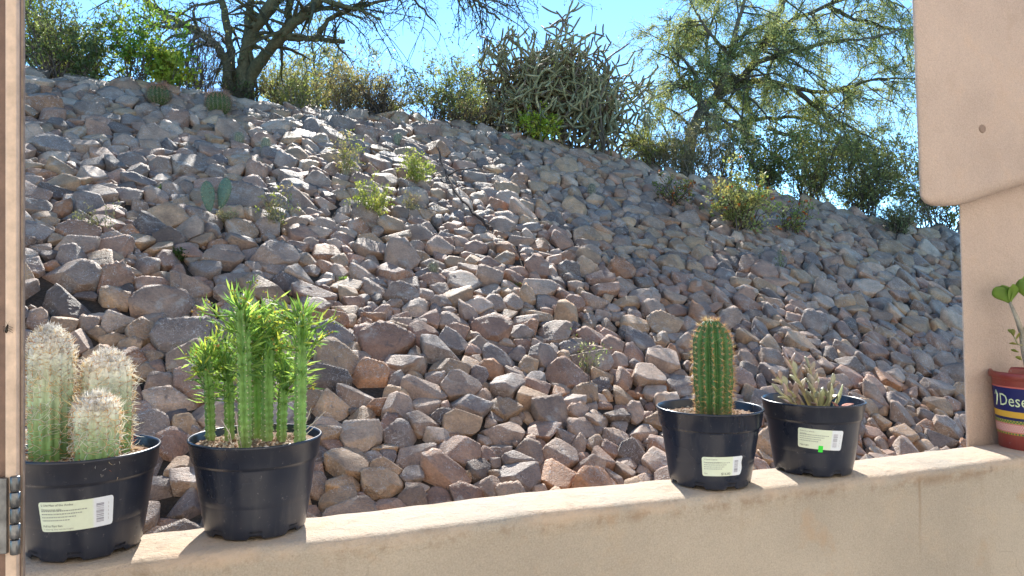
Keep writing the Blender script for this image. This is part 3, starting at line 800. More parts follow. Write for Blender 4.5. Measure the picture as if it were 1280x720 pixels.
# pot 3 : single ribbed column ---------------------------------------------------
def column():
    c = pot_pos(887, 602); root = thing('potted_cactus', tuple(c), 'black pot with one tall dark green golden-spined column cactus', 'potted plant', 'plants on the sill')
    pot = make_pot(root, c, .109)
    sticker(pot, c, cam_angle(c) + .30, .040, .066, .031, .02, [('3 Torch Cactus', .0, .84, .0032, .2), ('Trichocereus grandiflorus', 0, .70, .0026, .25), ('Sun', 0, .10, .0036, .2), ('$16.00', .40, .06, .0056, .08)], curl=.35)
    zs = c[2] + .109; top = at(889, 399, c[1] - .012); base = np.array([at(892, 500, c[1] - .012)[0], c[1] - .012, zs - .004]); H = top[2] - base[2]; R = .0325
    mb = MB(); rb = 14; cs = np.concatenate([np.linspace(0, .85, 30), .85 + .15 * np.sin(np.linspace(.05, 1, 16) * np.pi / 2)]); ck = np.repeat(np.clip(1 - cs / .16, 0, 1), rb * 10)[:, None] * rng.uniform(.5, 1, (46 * rb * 10, 1))
    CT = np.array([.048, .135, .036]) * (1 - ck) + np.array([.24, .20, .10]) * ck      # corky brown foot
    pt, out, ax = ribbed(mb, base, (0, 0, 1), H, lambda q: cactus_prof(R, .88, .66)(q) * (1 + .018 * np.sin(np.asarray(q) * 17 + 1) + .012 * np.sin(np.asarray(q) * 41)), rb, .24, CT, lean=(top[0] - base[0], 0)); stem = mb.build('stem', M_CACT, root)
    rows = 19; s = np.repeat(np.linspace(.03, .985, rows), rb); th = np.tile(rib_angle(np.arange(rb), rb), rows); P = pt(s, th); O = out(th)
    ar = MB(); V, f = ICO0
    for k in range(len(P)): ar.add(P[k] + V * .0014, f, (.62, .55, .42))
    ar.build('areoles', M_WOOL, stem)
    sp = MB(); rep = 12; n = len(P) * rep
    d = nrm(np.repeat(O, rep, 0) + rng.normal(0, .95, (n, 3)) + np.array([0, 0, 1]) * np.clip(np.repeat(s, rep) - .6, 0, 1)[:, None] * 2)
    cones(sp, np.repeat(P, rep, 0), d, rng.uniform(.004, .0125, n), .00034, palette([(.76, .56, .22), (.66, .36, .13), (.82, .68, .38), (.6, .28, .12)], n, .1)); sp.build('spines', M_SPINE, stem)
column()

# pot 4 : purplish succulent -----------------------------------------------------
def spoon(mb, p, d, L, W, tint, thick=.0022, curl=.25, roll=None):
    """thick spatulate leaf; cupped and curling back at the tip"""
    d = nrm(np.array(d, float)); r = nrm(np.cross(d, [0, 0, 1.0])) if abs(d[2]) < .95 else np.array([1., 0, 0])
    if roll is not None: r = np.array(Matrix.Rotation(roll, 3, Vector(d)) @ Vector(r))
    u = np.cross(r, d); k = 9; m = 8; V = []
    for i in range(k):
        s = i / (k - 1); w = W * (.22 + .78 * math.sin(min(1, s * 1.1) ** 1.5 * math.pi * .86 + .05)) * (1 if s < .98 else .35); cc = p + d * L * s + u * L * curl * (s * s - .3 * s)
        for j in range(m):
            a = 2 * math.pi * j / m; h = thick * math.sin(a) * (1 - .5 * s); V.append(cc + r * w * .5 * math.cos(a) + u * (h + .25 * w * math.cos(a) ** 2))
    idx = np.arange(k * m).reshape(k, m)
    f = np.stack([idx[:-1], np.roll(idx[:-1], -1, 1), np.roll(idx[1:], -1, 1), idx[1:]], -1).reshape(-1, 4)
    b = mb.n; mb.add(np.array(V), f, tint); mb.l.append(idx[0][::-1] + b); mb.c.append(np.array([m])); mb.l.append(idx[-1] + b); mb.c.append(np.array([m]))
def succulent():
    c = pot_pos(1016, 587); root = thing('potted_succulent', tuple(c), 'black pot with a sprawling purplish grey succulent and a green price mark', 'potted plant', 'plants on the sill')
    pot = make_pot(root, c, .090)
    lab = sticker(pot, c, cam_angle(c) + .17, .066, .073, .034, -.06, [('Kalanchoe fedtsch...', .0, .84, .0030, .25), ('Succulent', 0, .72, .0028, .25), ('High Light', 0, .13, .0036, .12)])
    mb = MB(); q = np.array([(-.0075, -.011, 0), (.0, -.011, 0), (.0, 0, 0), (-.0075, 0, 0)]) + np.array([.0045, -.0105, 0])
    V = wrap(q, c, cam_angle(c) + .17, .066, pot_r, .0012, -.06); mb.add(V, [[0, 1, 2, 3]], (.05, .75, .06)); mb.build('green_sticker', M_PRINT, lab)
    zs = c[2] + .090
    base = np.array([at(1020, 500, c[1])[0], c[1] - .01, zs])
    st = MB(); lf = MB()
    T = [(.36, .26, .21), (.42, .31, .25), (.47, .39, .28), (.30, .225, .20), (.34, .30, .24), (.37, .37, .24), (.42, .41, .25)]
    arms = [((-.75, -.05, .75), .105), ((-.42, .2, .95), .112), ((-.15, .05, 1.0), .09), ((.30, -.1, .8), .06), ((-.9, -.2, .6), .08), ((-.3, -.5, .85), .072), ((.1, .5, .8), .08)]
    for d, L in arms:
        d = nrm(np.array(d)); e = base + d * L; tubes(st, [base - [0, 0, .004], base + d * L * .5 + [0, 0, -.004], e], [[.0042, .0034, .0024]], 7, (.42, .38, .18))
        for k in range(9):
            s = .35 + .65 * k / 8; a = k * 2.4; side = nrm(np.cross(d, [math.cos(a), math.sin(a), .3])); ld = nrm(side * (1.15 - .75 * s) + d * .8 + np.array([0, 0, .15]))
            spoon(lf, base + d * L * s, ld, rng.uniform(.018, .032) * (1.2 - .35 * s), rng.uniform(.0085, .013), palette(T, 1, .12)[0], curl=rng.uniform(-.1, .4), roll=rng.normal(0, .6))
    for k in range(6):
        a = 2.4 * k; spoon(lf, base + [0, 0, .012], (math.cos(a) * .9, math.sin(a) * .6, .75), rng.uniform(.036, .05), .016, palette([(.36, .38, .2), (.31, .28, .17)], 1)[0], curl=.45)
    spoon(lf, base + [.012, -.012, .014], (.8, -.2, .7), .05, .017, (.37, .40, .21), curl=.6); spoon(lf, base + [.008, -.016, .018], (.35, -.2, .95), .046, .012, (.40, .40, .22), curl=.3)
    st.build('stem', M_CACT, root); lf.build('leaves', M_CACT, root)
    dl = MB(); spoon(dl, base + [.018, -.03, .022], (1, .1, .1), .034, .016, (.40, .17, .12), .001, .2); spoon(dl, base + [.03, -.035, .02], (-.6, .4, .2), .022, .014, (.36, .15, .10), .001, .5); dl.build('fallen_leaf', M_CACT, root)
succulent()

# pot 5 : red printed pot ----------------------------------------------------------
def red_pot():
    dx = (1289 - 640) / F; Z = 1.108 / (-WY * dx + WX); c = at(1289, 0, Z); c[2] = Z_SILL + .0015
    root = thing('potted_plant', tuple(c), 'red plastic pot with a navy printed band and a round leaved plant', 'potted plant', 'plants on the sill')
    rf = lambda z: .0555 + (.0685 - .0555) * np.asarray(z) / .138
    prof = [(0, .003), (.05, .003), (.0545, 0), (.0555, .002)] + [(float(rf(z)), z) for z in (.03, .06, .09, .12, .136)] + [(.0700, .1385), (.0728, .140), (.0738, .1445), (.0738, .150), (.072, .1525), (.0695, .1518), (.0675, .146), (.066, .13), (.062, .10), (0, .10)]
    mb = MB(); lathe(mb, prof, c, 96); pot = mb.build('pot', M_RED, root)
    th0 = cam_angle(c) - .05
    def band(mb, z0, z1, off, tint, a0=-1.5, a1=1.5, n=72):
        A = np.linspace(th0 + a0, th0 + a1, n + 1); V = []
        for z in (z0, z1):
            r = rf(z) + off; V += [(c[0] + r * math.cos(a), c[1] + r * math.sin(a), c[2] + z) for a in A]
        mb.add(np.array(V), [[i, i + 1, n + 2 + i, n + 1 + i] for i in range(n)], tint)
    bd = MB(); band(bd, .076, .122, .0004, (.012, .014, .095)); band(bd, .064, .076, .0004, (.62, .36, .04)); band(bd, .0585, .064, .0004, (.012, .014, .075))
    band(bd, .052, .0585, .0004, (.40, .33, .05)); band(bd, .034, .052, .0004, (.58, .20, .17)); band(bd, .030, .034, .0004, (.45, .30, .04)); band(bd, .122, .125, .0004, (.5, .12, .09))
    n = 60; w = 3.0 / n
    for k in range(n):
        a = -1.5 + k * w
        if k % 2 == 0: band(bd, .0552, .0580, .0008, (.05, .16, .05), a, a + w, 2); band(bd, .0305, .0335, .0008, (.03, .14, .06), a, a + w, 2)
        else: band(bd, .0525, .0552, .0008, (.05, .16, .05), a, a + w, 2)
    for k in range(46):   # pink lattice
        for sg in (-1, 1):
            a = th0 - 1.45 + k * .063; V = []
            for i in range(4):
                s = i / 3; z = .036 + .014 * (s if sg > 0 else 1 - s); r = float(rf(z)) + .0008
                for o_ in (-.006, .006): V.append((c[0] + r * math.cos(a + s * .126 + o_), c[1] + r * math.sin(a + s * .126 + o_), c[2] + z))
            bd.add(np.array(V) + (np.array([0, 0, 0])), [[2 * i, 2 * i + 1, 2 * i + 3, 2 * i + 2] for i in range(3)], (.78, .62, .55))
    lab = bd.build('printed_band', M_PRINT, pot, smooth=True)
    V, f = text_mesh('Desert', .034)
    wd = V[:, 0].max(); V[:, 0] *= .075 / wd
    tx = MB()
    V1 = V.copy(); V1[:, 0] -= .0565; V1[:, 1] += 0
    tx.add(wrap(V1, c, th0, .0865, rf, .0012), f, (.62, .70, .42)); tx.build('lettering', M_PRINT, lab)
    mk = MB(); q = []      # pale curl left of the word
    tubes(mk, wrap(np.array([(-.068, -.005, 0), (-.064, .006, 0), (-.062, .016, 0), (-.066, .024, 0), (-.071, .016, 0)]), c, th0, .090, rf, .0008), [[.0012, .0016, .0016, .0013, .0007]], 6, (.6, .7, .45)); mk.build('emblem', M_PRINT, lab)
    so = MB(); lathe(so, [(.0645, .128), (.03, .130), (0, .131)], c, 40, (.2, .13, .09)); so.build('soil', M_GRIT, root)
    st = MB(); Zs = Z
    P = [np.array([at(1290, 470, Zs)[0], Zs, c[2] + .128]), at(1281, 440, Zs), at(1277, 415, Zs), at(1270, 395, Zs), at(1262, 377, Zs)]
    tubes(st, P, [[.0075, .0066, .0052, .0042, .0026]], 9, (.33, .30, .24))
    P2 = [at(1279, 425, Zs), at(1284, 404, Zs), at(1290, 385, Zs), at(1300, 360, Zs)]; tubes(st, P2, [[.005, .0042, .0036, .0025]], 8, (.30, .30, .20)); P3 = [at(1279, 432, Zs), at(1272, 430, Zs - .01), at(1267, 420, Zs - .015)]; tubes(st, P3, [[.0022, .0017, .0012]], 6, (.3, .3, .18))
    st.build('stem', M_BARK, root); lf = MB(); g = (.30, .46, .10)
    p = at(1262, 378, Zs)
    for d, L, W, ro in (((-.9, -.1, .75), .040, .030, .9), ((-.05, -.15, 1), .038, .025, .2), ((.5, .2, .9), .036, .026, -.5), ((-.35, .4, .9), .036, .026, -.6)): spoon(lf, p, d, L, W, np.array(g) * rng.uniform(.8, 1.2), .0013, .25, ro)
    p = at(1288, 375, Zs)
    for d, L, W, ro in (((-.6, -.2, 1), .046, .032, .7), ((.5, -.2, 1), .045, .032, -.7), ((-.1, .3, 1), .05, .03, 0)): spoon(lf, p, d, L, W, np.array(g) * rng.uniform(.8, 1.2), .0013, .2, ro)
    for q, d in ((at(1267, 418, Zs - .015), (-.8, 0, .5)), (at(1267, 420, Zs - .015), (-.3, -.3, .9)), (at(1271, 430, Zs - .01), (-.9, 0, -.1)), (at(1277, 450, Zs - .01), (-.8, -.2, .3)), (at(1273, 440, Zs - .01), (-1, .1, .1)), (at(1270, 424, Zs), (.3, 0, 1))):
        spoon(lf, q, d, .014, .010, palette([(.28, .34, .1), (.36, .38, .12), (.5, .36, .06)], 1)[0], .001, .3, .4)
    lf.build('leaves', M_LEAF, root)
red_pot()

# ------------------------------------------------------------------ plants of the hillside
def wob(P, amt): return P + rng.normal(0, amt, P.shape)
def shrub(name, base, W, H, label, cat='bush', D=None, stems=26, twigs=6, per=12, leaf=(.03, .014), cols=((.1, .2, .04),), stem_col=(.12, .09, .07), sr=.008, up=.55, leafup=.2, group=None, flowers=None, thin=0.0, droop=0.0, lean=0.0):
    """stems fan out of the root, twigs leave the stems, leaves sit along the twigs"""
    base = np.asarray(base, float); D = D or W
    root = thing(name, tuple(base), label, cat, group)
    th = rng.uniform(0, 6.283, stems); rr = np.sqrt(rng.uniform(.02, 1, stems)); hh = H * (1 - .45 * rr ** 2) * rng.uniform(.6, 1.06, stems)
    E = base + np.stack([W / 2 * rr * np.cos(th) + lean * hh, D / 2 * rr * np.sin(th), hh], 1)
    s = np.linspace(0, 1, 7); B = base + np.stack([W * .08 * rng.normal(size=stems), D * .08 * rng.normal(size=stems), np.full(stems, -.03)], 1)
    mid = B + (E - B) * np.array([.35, .35, up])[None]
    P = ((1 - s) ** 2)[None, :, None] * B[:, None] + (2 * s * (1 - s))[None, :, None] * mid[:, None] + (s ** 2)[None, :, None] * E[:, None]
    P[:, 1:] += rng.normal(0, .025 * H, P[:, 1:].shape)
    mb = MB(); tubes(mb, P, sr * np.linspace(1, .3, 7)[None] * rng.uniform(.6, 1.3, (stems, 1)), 5, palette([stem_col], stems, .25), cap=False)
    nt = stems * twigs; ks = rng.integers(2, 7, nt); si = np.repeat(np.arange(stems), twigs); T0 = P[si, ks]
    dirs = nrm(nrm(P[si, ks] - P[si, ks - 1]) * .9 + rng.normal(0, .65, (nt, 3)) + np.array([0, 0, .15 - droop])); L = rng.uniform(.12, .34, (nt, 1)) * H * .9
    Q = np.stack([T0, T0 + dirs * L * .5 + rng.normal(0, .02 * H, (nt, 3)), T0 + dirs * L + rng.normal(0, .03 * H, (nt, 3)) - np.array([0, 0, droop]) * L], 1)
    tubes(mb, Q, sr * np.array([[.42, .3, .16]]), 4, palette([stem_col], nt, .25), cap=False); mb.build('stems', M_TWIG, root)
    if per:
        n = nt * per; q = rng.uniform(.1, 1.05, n); ti = np.repeat(np.arange(nt), per)
        keep = rng.random(n) > thin; q = q[keep]; ti = ti[keep]; n = len(q)
        pos = Q[ti, 0] + (Q[ti, 2] - Q[ti, 0]) * q[:, None] + rng.normal(0, leaf[0] * .45, (n, 3))
        d = nrm(dirs[ti] * .5 + rng.normal(0, .8, (n, 3)) + np.array([0, 0, leafup])); l = leaf[0] * rng.uniform(.6, 1.35, n)
        c = np.array(cols); cl = c[rng.integers(0, len(c), nt)][ti] * (1 + rng.normal(0, .18, (n, 1)))
        mb = MB(); leaves(mb, pos, d, l, l * leaf[1] / leaf[0], np.clip(cl, .01, .9)); mb.build('foliage', M_LEAF, root)
    if flowers:
        n = flowers[1]; ti = rng.integers(0, nt, n); pos = Q[ti, 2] + rng.normal(0, .02, (n, 3)); mb = MB()
        for k in range(n):
            mb = MB(); leaves(mb, np.repeat(pos[k:k + 1], 6, 0), nrm(rng.normal(size=(6, 3)) + [0, -.3, .5]), flowers[2], flowers[2] * .6, palette(flowers[0], 6, .12)); mb.build('flower', M_LEAF, root)
    return root

def pxw(p, px): return px * p[1] / F
def bush(px, py, wpx, hpx, label, name='shrub', back=0.0, **kw):
    p = on_bank(px, py); p = p + np.array([p[0] / p[1] * back, back, 0]); p[2] = float(Gh(p[0], p[1]))
    return shrub(name, p, pxw(p, wpx), pxw(p, hpx) * (1.0 if name == 'weed' else 1.3) + (0 if name == 'weed' else .1), label, **kw)

def branch_tree(name, base, limbs, label, bark, leafcols, leaf, twig_len, n2, n3, per, thin=0., droop=.15, spread=.7, cat='tree', skip=0.3, trunk_r=1, clip_h=9):
    """limbs: list of (path (k,3), r0, r1). branches > twigs > leaflets follow from them"""
    root = thing(name, tuple(base), label, cat)
    tr = MB(); cr = MB(); br = MB(); allT0 = []; allD = []
    for path, r0, r1 in limbs:
        path = np.array(path); k = 24
        t = np.linspace(0, 1, len(path)); tt = np.linspace(0, 1, k)
        # smooth through the points
        P = np.stack([np.interp(tt, t, path[:, i]) for i in range(3)], 1)
        for _ in range(3): P[1:-1] = .25 * P[:-2] + .5 * P[1:-1] + .25 * P[2:]
        Ltot = np.linalg.norm(np.diff(P, axis=0), axis=1).sum()
        P[2:-1] += rng.normal(0, .006 * Ltot ** .5, (k - 3, 3))
        rad = r0 + (r1 - r0) * tt ** .8; rad = rad * (1 + .07 * np.sin(tt * 23 + r0 * 99))
        tubes(tr, P, rad[None], 10, tuple(np.array(bark) * rng.uniform(.8, 1.15)))
        nb = max(3, int(n2 * Ltot)); q = skip + (1 - skip) * rng.random(nb); i = np.minimum((q * (k - 1)).astype(int), k - 2)
        T0 = P[i]; tan = nrm(P[i + 1] - P[i]); d = nrm(tan * .7 + rng.normal(0, spread, (nb, 3)) + [0, 0, .1])
        L = twig_len * rng.uniform(.5, 1.4, (nb, 1)); s = np.linspace(0, 1, 6)[None, :, None]
        sag = np.array([0, 0, -1.0]) * droop * L[:, :, None] * s ** 2
        Q = T0[:, None] + d[:, None] * L[:, :, None] * s + sag + np.cumsum(rng.normal(0, .03, (nb, 6, 3)) * L[:, :, None], 1) * (s > 0)
        tubes(br, Q, (np.minimum(rad[i] * .5, .03)[:, None] * np.linspace(1, .25, 6)[None]), 6, palette([np.array(bark) * .8], nb, .2), cap=False)
        m = nb * n3; bi = np.repeat(np.arange(nb), n3); kk = rng.integers(1, 6, m); S0 = Q[bi, kk]; dd = nrm(nrm(Q[bi, kk] - Q[bi, kk - 1]) * .8 + rng.normal(0, .6, (m, 3)) - [0, 0, droop * .4])
        l2 = twig_len * rng.uniform(.15, .5, (m, 1)); s4 = np.linspace(0, 1, 4)[None, :, None]
        W = S0[:, None] + dd[:, None] * l2[:, :, None] * s4 + np.array([0, 0, -1.0]) * droop * .6 * l2[:, :, None] * s4 ** 2 + rng.normal(0, .02, (m, 4, 3)) * (s4 > 0)
        tubes(br, W, np.array([[.006, .0045, .0035, .002]]) * trunk_r, 4, palette([np.array(bark) * .7], m, .25), cap=False)
        allT0.append(W); allD.append(dd)
    t = tr.build('trunk', M_BARK, root); br.build('branches', M_BARK, t)
    W = np.concatenate(allT0); dd = np.concatenate(allD)
    if per:
        # whole twigs are bare or leafy, so that sky shows between clumps
        on = rng.random(len(W)) > thin; W = W[on]; dd = dd[on]; n = len(W) * per; ti = np.repeat(np.arange(len(W)), per); q = rng.uniform(0, 1.1, n)[:, None]
        pos = W[ti, 0] + (W[ti, 3] - W[ti, 0]) * q + rng.normal(0, leaf[0] * .8, (n, 3)); l = leaf[0] * rng.uniform(.6, 1.4, n)
        c = np.array(leafcols); cl = c[rng.integers(0, len(c), len(W))][ti] * (1 + rng.normal(0, .15, (n, 1)))
        leaves(cr, pos, nrm(dd[ti] + rng.normal(0, .6, (n, 3)) - [0, 0, .2]), l, l * leaf[1] / leaf[0], np.clip(cl, .01, .9)); cr.build('crown', M_LEAF, root)
    return root

# --- stout multi-trunk tree at the upper left
def left_tree():
    b = on_bank(303, 92); Z = b[1] + .25; b = np.array([at(303, 92, Z)[0], Z, float(Gh(at(303, 92, Z)[0], Z)) - .05])
    q = lambda px, py, dz=0: at(px, py, Z + dz)
    lim = [
        ([q(286, 135), q(285, 100), q(283, 80, .05), q(277, 64, .1), q(262, 48, .2), q(235, 31, .3), q(205, 18, .4), q(180, 2, .5), q(150, -40, .7)], .07, .035),
        ([q(291, 135, .2), q(290, 100, .2), q(289, 74, .2), q(287, 45, .3), q(281, 20, .4), q(276, -5, .5), q(262, -60, .6)], .06, .042),
        ([q(303, 135), q(304, 100), q(305, 78), q(309, 58, -.1), q(316, 40, -.1), q(330, 20, -.2), q(345, -2, -.2), q(360, -60, -.3)], .092, .062),
        ([q(309, 135), q(312, 98), q(320, 80, -.1), q(335, 65, -.2), q(350, 48, -.3), q(362, 32, -.35), q(382, 16, -.4), q(401, -2, -.4), q(430, -50, -.5)], .085, .055),
        ([q(297, 135, .3), q(299, 98, .3), q(303, 70, .3), q(309, 40, .4), q(309, 15, .5), q(318, -20, .5)], .05, .036),
        ([q(356, 46, -.3), q(375, 49, -.35), q(397, 48, -.35), q(415, 52, -.4), q(430, 52, -.45)], .04, .026),
        ([q(396, 48, -.35), q(402, 36, -.4), q(414, 22, -.4), q(440, 10, -.5), q(470, 4, -.6), q(520, -8, -.7)], .04, .015),
        ([q(362, 33, -.35), q(360, 15, -.3), q(366, -10, -.3)], .05, .04),
        ([q(397, -2, -.4), q(425, 6, -.6), q(455, 14, -.8), q(475, 25, -.9)], .035, .012),
        ([q(395, -8, -.4), q(450, -12, -.2), q(520, -10, 0), q(590, -14, .1), q(660, -16, .2), q(700, -10, .3)], .05, .012),
        ([q(420, -30, -.4), q(500, -30, -.6), q(560, -20, -.8), q(600, 5, -.9), q(625, 25, -1)], .04, .010),
        ([q(420, -40, 0), q(480, -24, .3), q(520, 2, .4), q(545, 30, .5)], .035, .008),
        ([q(235, 31, .3), q(215, 36, .2), q(190, 30, .1), q(165, 12, 0)], .03, .010),
    ]
    return branch_tree('desert_tree', b, lim, 'stout spreading tree with many leaning trunks on top of the bank', (.105, .09, .048), [(.075, .10, .035), (.10, .12, .05), (.13, .15, .06)], (.036, .013), .62, 7.5, 6, 10, thin=.5, droop=.35, spread=.75, skip=.42)
left_tree()

def right_tree():
    b = on_bank(850, 190); Z = b[1] + 1.3; X = at(858, 0, Z)[0]; b = np.array([X, Z, float(Gh(X, Z)) - .1])
    q = lambda px, py, dz=0: at(px, py, Z + dz)
    lim = [
        ([b, q(862, 165), q(870, 150), q(884, 132), q(897, 118), q(915, 108, .2), q(935, 92, .3), q(945, 70, .3), q(960, 45, .4), q(985, 25, .5), q(1035, 8, .6), q(1080, -10, .8)], .105, .026),
        ([q(878, 142), q(874, 122, -.1), q(872, 108, -.1), q(868, 90, -.2), q(850, 70, -.3), q(838, 55, -.3)], .07, .012),
        ([q(897, 118), q(905, 95, -.3), q(912, 70, -.4), q(920, 40, -.5), q(930, 5, -.6), q(935, -40, -.6)], .07, .02),
        ([q(940, 80, .3), q(970, 70, .1), q(1005, 60, 0), q(1040, 52, -.1), q(1085, 50, -.2), q(1130, 35, -.2)], .05, .012),
        ([q(915, 108, .2), q(950, 100, .4), q(990, 108, .5), q(1030, 118, .5), q(1070, 105, .4), q(1110, 95, .4), q(1150, 100, .4)], .06, .012),
        ([q(990, 108, .5), q(1020, 135, .4), q(1045, 150, .3), q(1075, 165, .2), q(1105, 180, .1)], .045, .010),
        ([q(862, 165), q(900, 160, .6), q(935, 152, .9), q(975, 145, 1), q(1020, 150, 1), q(1060, 175, 1), q(1090, 200, 1)], .06, .010),
        ([q(960, 45, .4), q(975, 15, .2), q(990, -20, .2), q(1000, -60, .1)], .05, .02),
        ([q(1035, 8, .6), q(1070, 25, .8), q(1110, 35, 1), q(1160, 40, 1)], .04, .012),
        ([q(872, 108, -.1), q(860, 112, -.2), q(845, 108, -.3), q(832, 120, -.3)], .03, .008),
        ([q(912, 70, -.4), q(890, 45, -.4), q(872, 20, -.5), q(860, -5, -.5)], .04, .010),
        ([q(1000, -40, .1), q(1050, -30, .3), q(1090, -10, .4), q(1130, 10, .5)], .05, .014),
        ([q(884, 132), q(862, 118, .3), q(845, 90, .4), q(835, 60, .5), q(838, 20, .5)], .04, .010),
        ([q(900, 112), q(880, 80, .5), q(885, 40, .6), q(900, 5, .6), q(900, -40, .6)], .04, .012),
        ([q(960, 160, .9), q(1000, 175, 1.1), q(1050, 195, 1.2), q(1100, 215, 1.2)], .04, .010),
        ([b, q(850, 172), q(835, 178, -.2), q(815, 182, -.3), q(800, 178, -.4)], .04, .012),
    ]
    return branch_tree('feathery_tree', b, lim, 'tall feathery green tree with dark limbs beside the pillar', (.12, .10, .075), [(.29, .34, .14), (.35, .38, .17), (.24, .29, .12), (.42, .42, .20), (.28, .33, .17)], (.040, .0125), .90, 7.6, 10, 66, thin=.14, droop=.45, spread=.85, skip=.16)
right_tree()

# far small trees seen low between the others
def far_tree(px, py, hpx, wpx, Z, label, cols):
    X = at(px, 0, Z)[0]; b = np.array([X, Z, float(Gh(X, Z)) - .1]); top = at(px, py - hpx, Z)
    lim = []
    for k in range(6):
        e = top + np.array([rng.normal(0, wpx / F * Z * .3), rng.normal(0, wpx / F * Z * .3), -rng.uniform(0, .4) * (top[2] - b[2])]); lim.append(([b, b + (e - b) * [.25, .25, .5], e], .05, .012))
    branch_tree('slender_tree', b, lim, label, (.16, .14, .10), cols, (.07, .026), .7, 6, 6, 18, thin=.15, droop=.2, skip=.3)
far_tree(615, 130, 72, 100, 15.5, 'pale green small tree half hidden behind the cholla', [(.17, .22, .08), (.21, .25, .1)])
far_tree(400, 90, 52, 110, 15.0, 'pale thin small tree behind the dry golden brush', [(.24, .25, .13), (.19, .22, .11)])
far_tree(80, 70, 110, 150, 12.5, 'olive green small tree at the upper left beyond the bank', [(.08, .13, .035), (.11, .16, .05), (.15, .19, .06)])

GREEN = ((.10, .21, .035), (.14, .27, .045), (.20, .33, .06), (.30, .38, .06)); OLIVE = ((.11, .145, .055), (.15, .19, .07), (.19, .225, .09)); DRY = ((.36, .30, .17), (.30, .27, .14), (.24, .25, .10), (.42, .36, .22)); GREY = ((.22, .21, .14), (.26, .24, .16), (.19, .20, .11), (.30, .27, .19))
bush(170, 88, 130, 82, 'lush green leafy shrub left of the stout tree', per=15, stems=34, leaf=(.042, .026), cols=GREEN, back=.15)
bush(212, 88, 52, 45, 'low yellow green leafy plant against the stout tree', per=16, stems=18, leaf=(.055, .04), cols=((.34, .42, .06), (.26, .38, .06), (.42, .46, .08)), back=.0)
bush(72, 82, 140, 95, 'dark olive shrub beside the door frame on top of the bank', per=19, stems=40, leaf=(.04, .018), cols=OLIVE, back=.25)
bush(110, 82, 60, 35, 'small deep green bush left of the lush shrub', per=15, stems=20, leaf=(.04, .022), cols=OLIVE[:2], back=.05)
bush(245, 86, 90, 80, 'bare grey twiggy shrub behind the leaning trunks', per=2, stems=46, twigs=9, leaf=(.03, .012), cols=GREY, stem_col=(.17, .14, .12), back=.5)
bush(300, 97, 80, 16, 'low dark leafy debris brush at the foot of the stout tree', per=8, stems=22, leaf=(.035, .018), cols=((.09, .07, .05), (.12, .10, .06), (.10, .14, .05)), stem_col=(.07, .05, .04), back=.0)
bush(372, 102, 80, 42, 'yellow green wispy brush right of the stout tree', per=11, stems=30, leaf=(.045, .014), cols=((.28, .31, .12), (.22, .27, .09), (.34, .33, .16)), stem_col=(.2, .17, .12), back=.25)
bush(428, 108, 95, 52, 'dry golden brush with feathery tops on the crest', per=11, stems=40, leaf=(.045, .015), cols=DRY, stem_col=(.22, .18, .13), back=.3)
bush(470, 120, 110, 36, 'dark dead tangled brush on the crest', per=4, stems=46, twigs=9, leaf=(.03, .014), cols=((.10, .08, .055), (.14, .11, .07)), stem_col=(.075, .06, .05), back=.05)
bush(548, 132, 90, 56, 'grey green leafy bush left of the cholla', per=12, stems=30, leaf=(.042, .022), cols=((.16, .20, .09), (.20, .23, .11), (.12, .16, .06)), back=.15)
bush(575, 145, 90, 26, 'low tawny brush at the left foot of the cholla', per=9, stems=26, leaf=(.035, .015), cols=((.22, .17, .09), (.17, .13, .08), (.14, .16, .06)), stem_col=(.1, .075, .06), back=-.05)
bush(672, 172, 55, 32, 'bright yellow green weed in front of the cholla', per=16, stems=16, leaf=(.05, .03), cols=((.42, .50, .06), (.34, .44, .06), (.5, .52, .1)), back=-.1)
bush(862, 208, 140, 58, 'tan grey wispy bush right of the cholla', per=22, stems=48, leaf=(.042, .015), cols=GREY, stem_col=(.2, .17, .13), back=.15)
bush(900, 212, 60, 62, 'tall dry tan bush under the feathery tree', per=9, stems=28, leaf=(.036, .012), cols=GREY[:2] + DRY[:1], stem_col=(.18, .15, .11), back=.6)
bush(952, 236, 105, 66, 'dark green bush behind the flowering bush', per=17, stems=40, leaf=(.05, .026), cols=((.13, .17, .06), (.17, .21, .075), (.22, .25, .10)), back=.35)
bush(1012, 250, 125, 84, 'mid green dense bush under the feathery tree limbs', per=16, stems=46, leaf=(.048, .024), cols=((.22, .24, .09), (.26, .28, .11), (.32, .32, .14)), back=.6)
bush(1080, 260, 120, 88, 'dark twiggy bush left of the pillar', per=11, stems=52, twigs=9, leaf=(.05, .024), cols=((.21, .23, .09), (.28, .29, .12)), stem_col=(.10, .085, .07), back=.6)
bush(1170, 278, 170, 100, 'olive bush half hidden behind the pillar', per=18, stems=56, leaf=(.05, .026), cols=((.20, .22, .09), (.25, .27, .11), (.33, .33, .15)), back=.5)
bush(1125, 262, 90, 22, 'pile of dry grey twigs on the crest near the pillar', per=1, stems=40, twigs=6, leaf=(.03, .012), cols=GREY, stem_col=(.25, .21, .18), up=.8, back=.1)
bush(1122, 300, 52, 26, 'grey green grass tuft at the crest near the pillar', name='grass_tuft', cat='grass tuft', per=10, stems=34, leaf=(.05, .009), cols=((.22, .25, .13), (.17, .20, .10), (.30, .30, .18)), leafup=.8, up=.8)
bush(925, 292, 90, 52, 'pale green flowering bush with orange and red blossoms on the bank', name='flowering_bush', per=17, stems=32, leaf=(.038, .024), cols=((.40, .43, .20), (.46, .47, .24), (.30, .36, .13), (.46, .42, .18)), flowers=(((.62, .20, .04), (.55, .10, .05), (.65, .34, .05)), 55, .028))
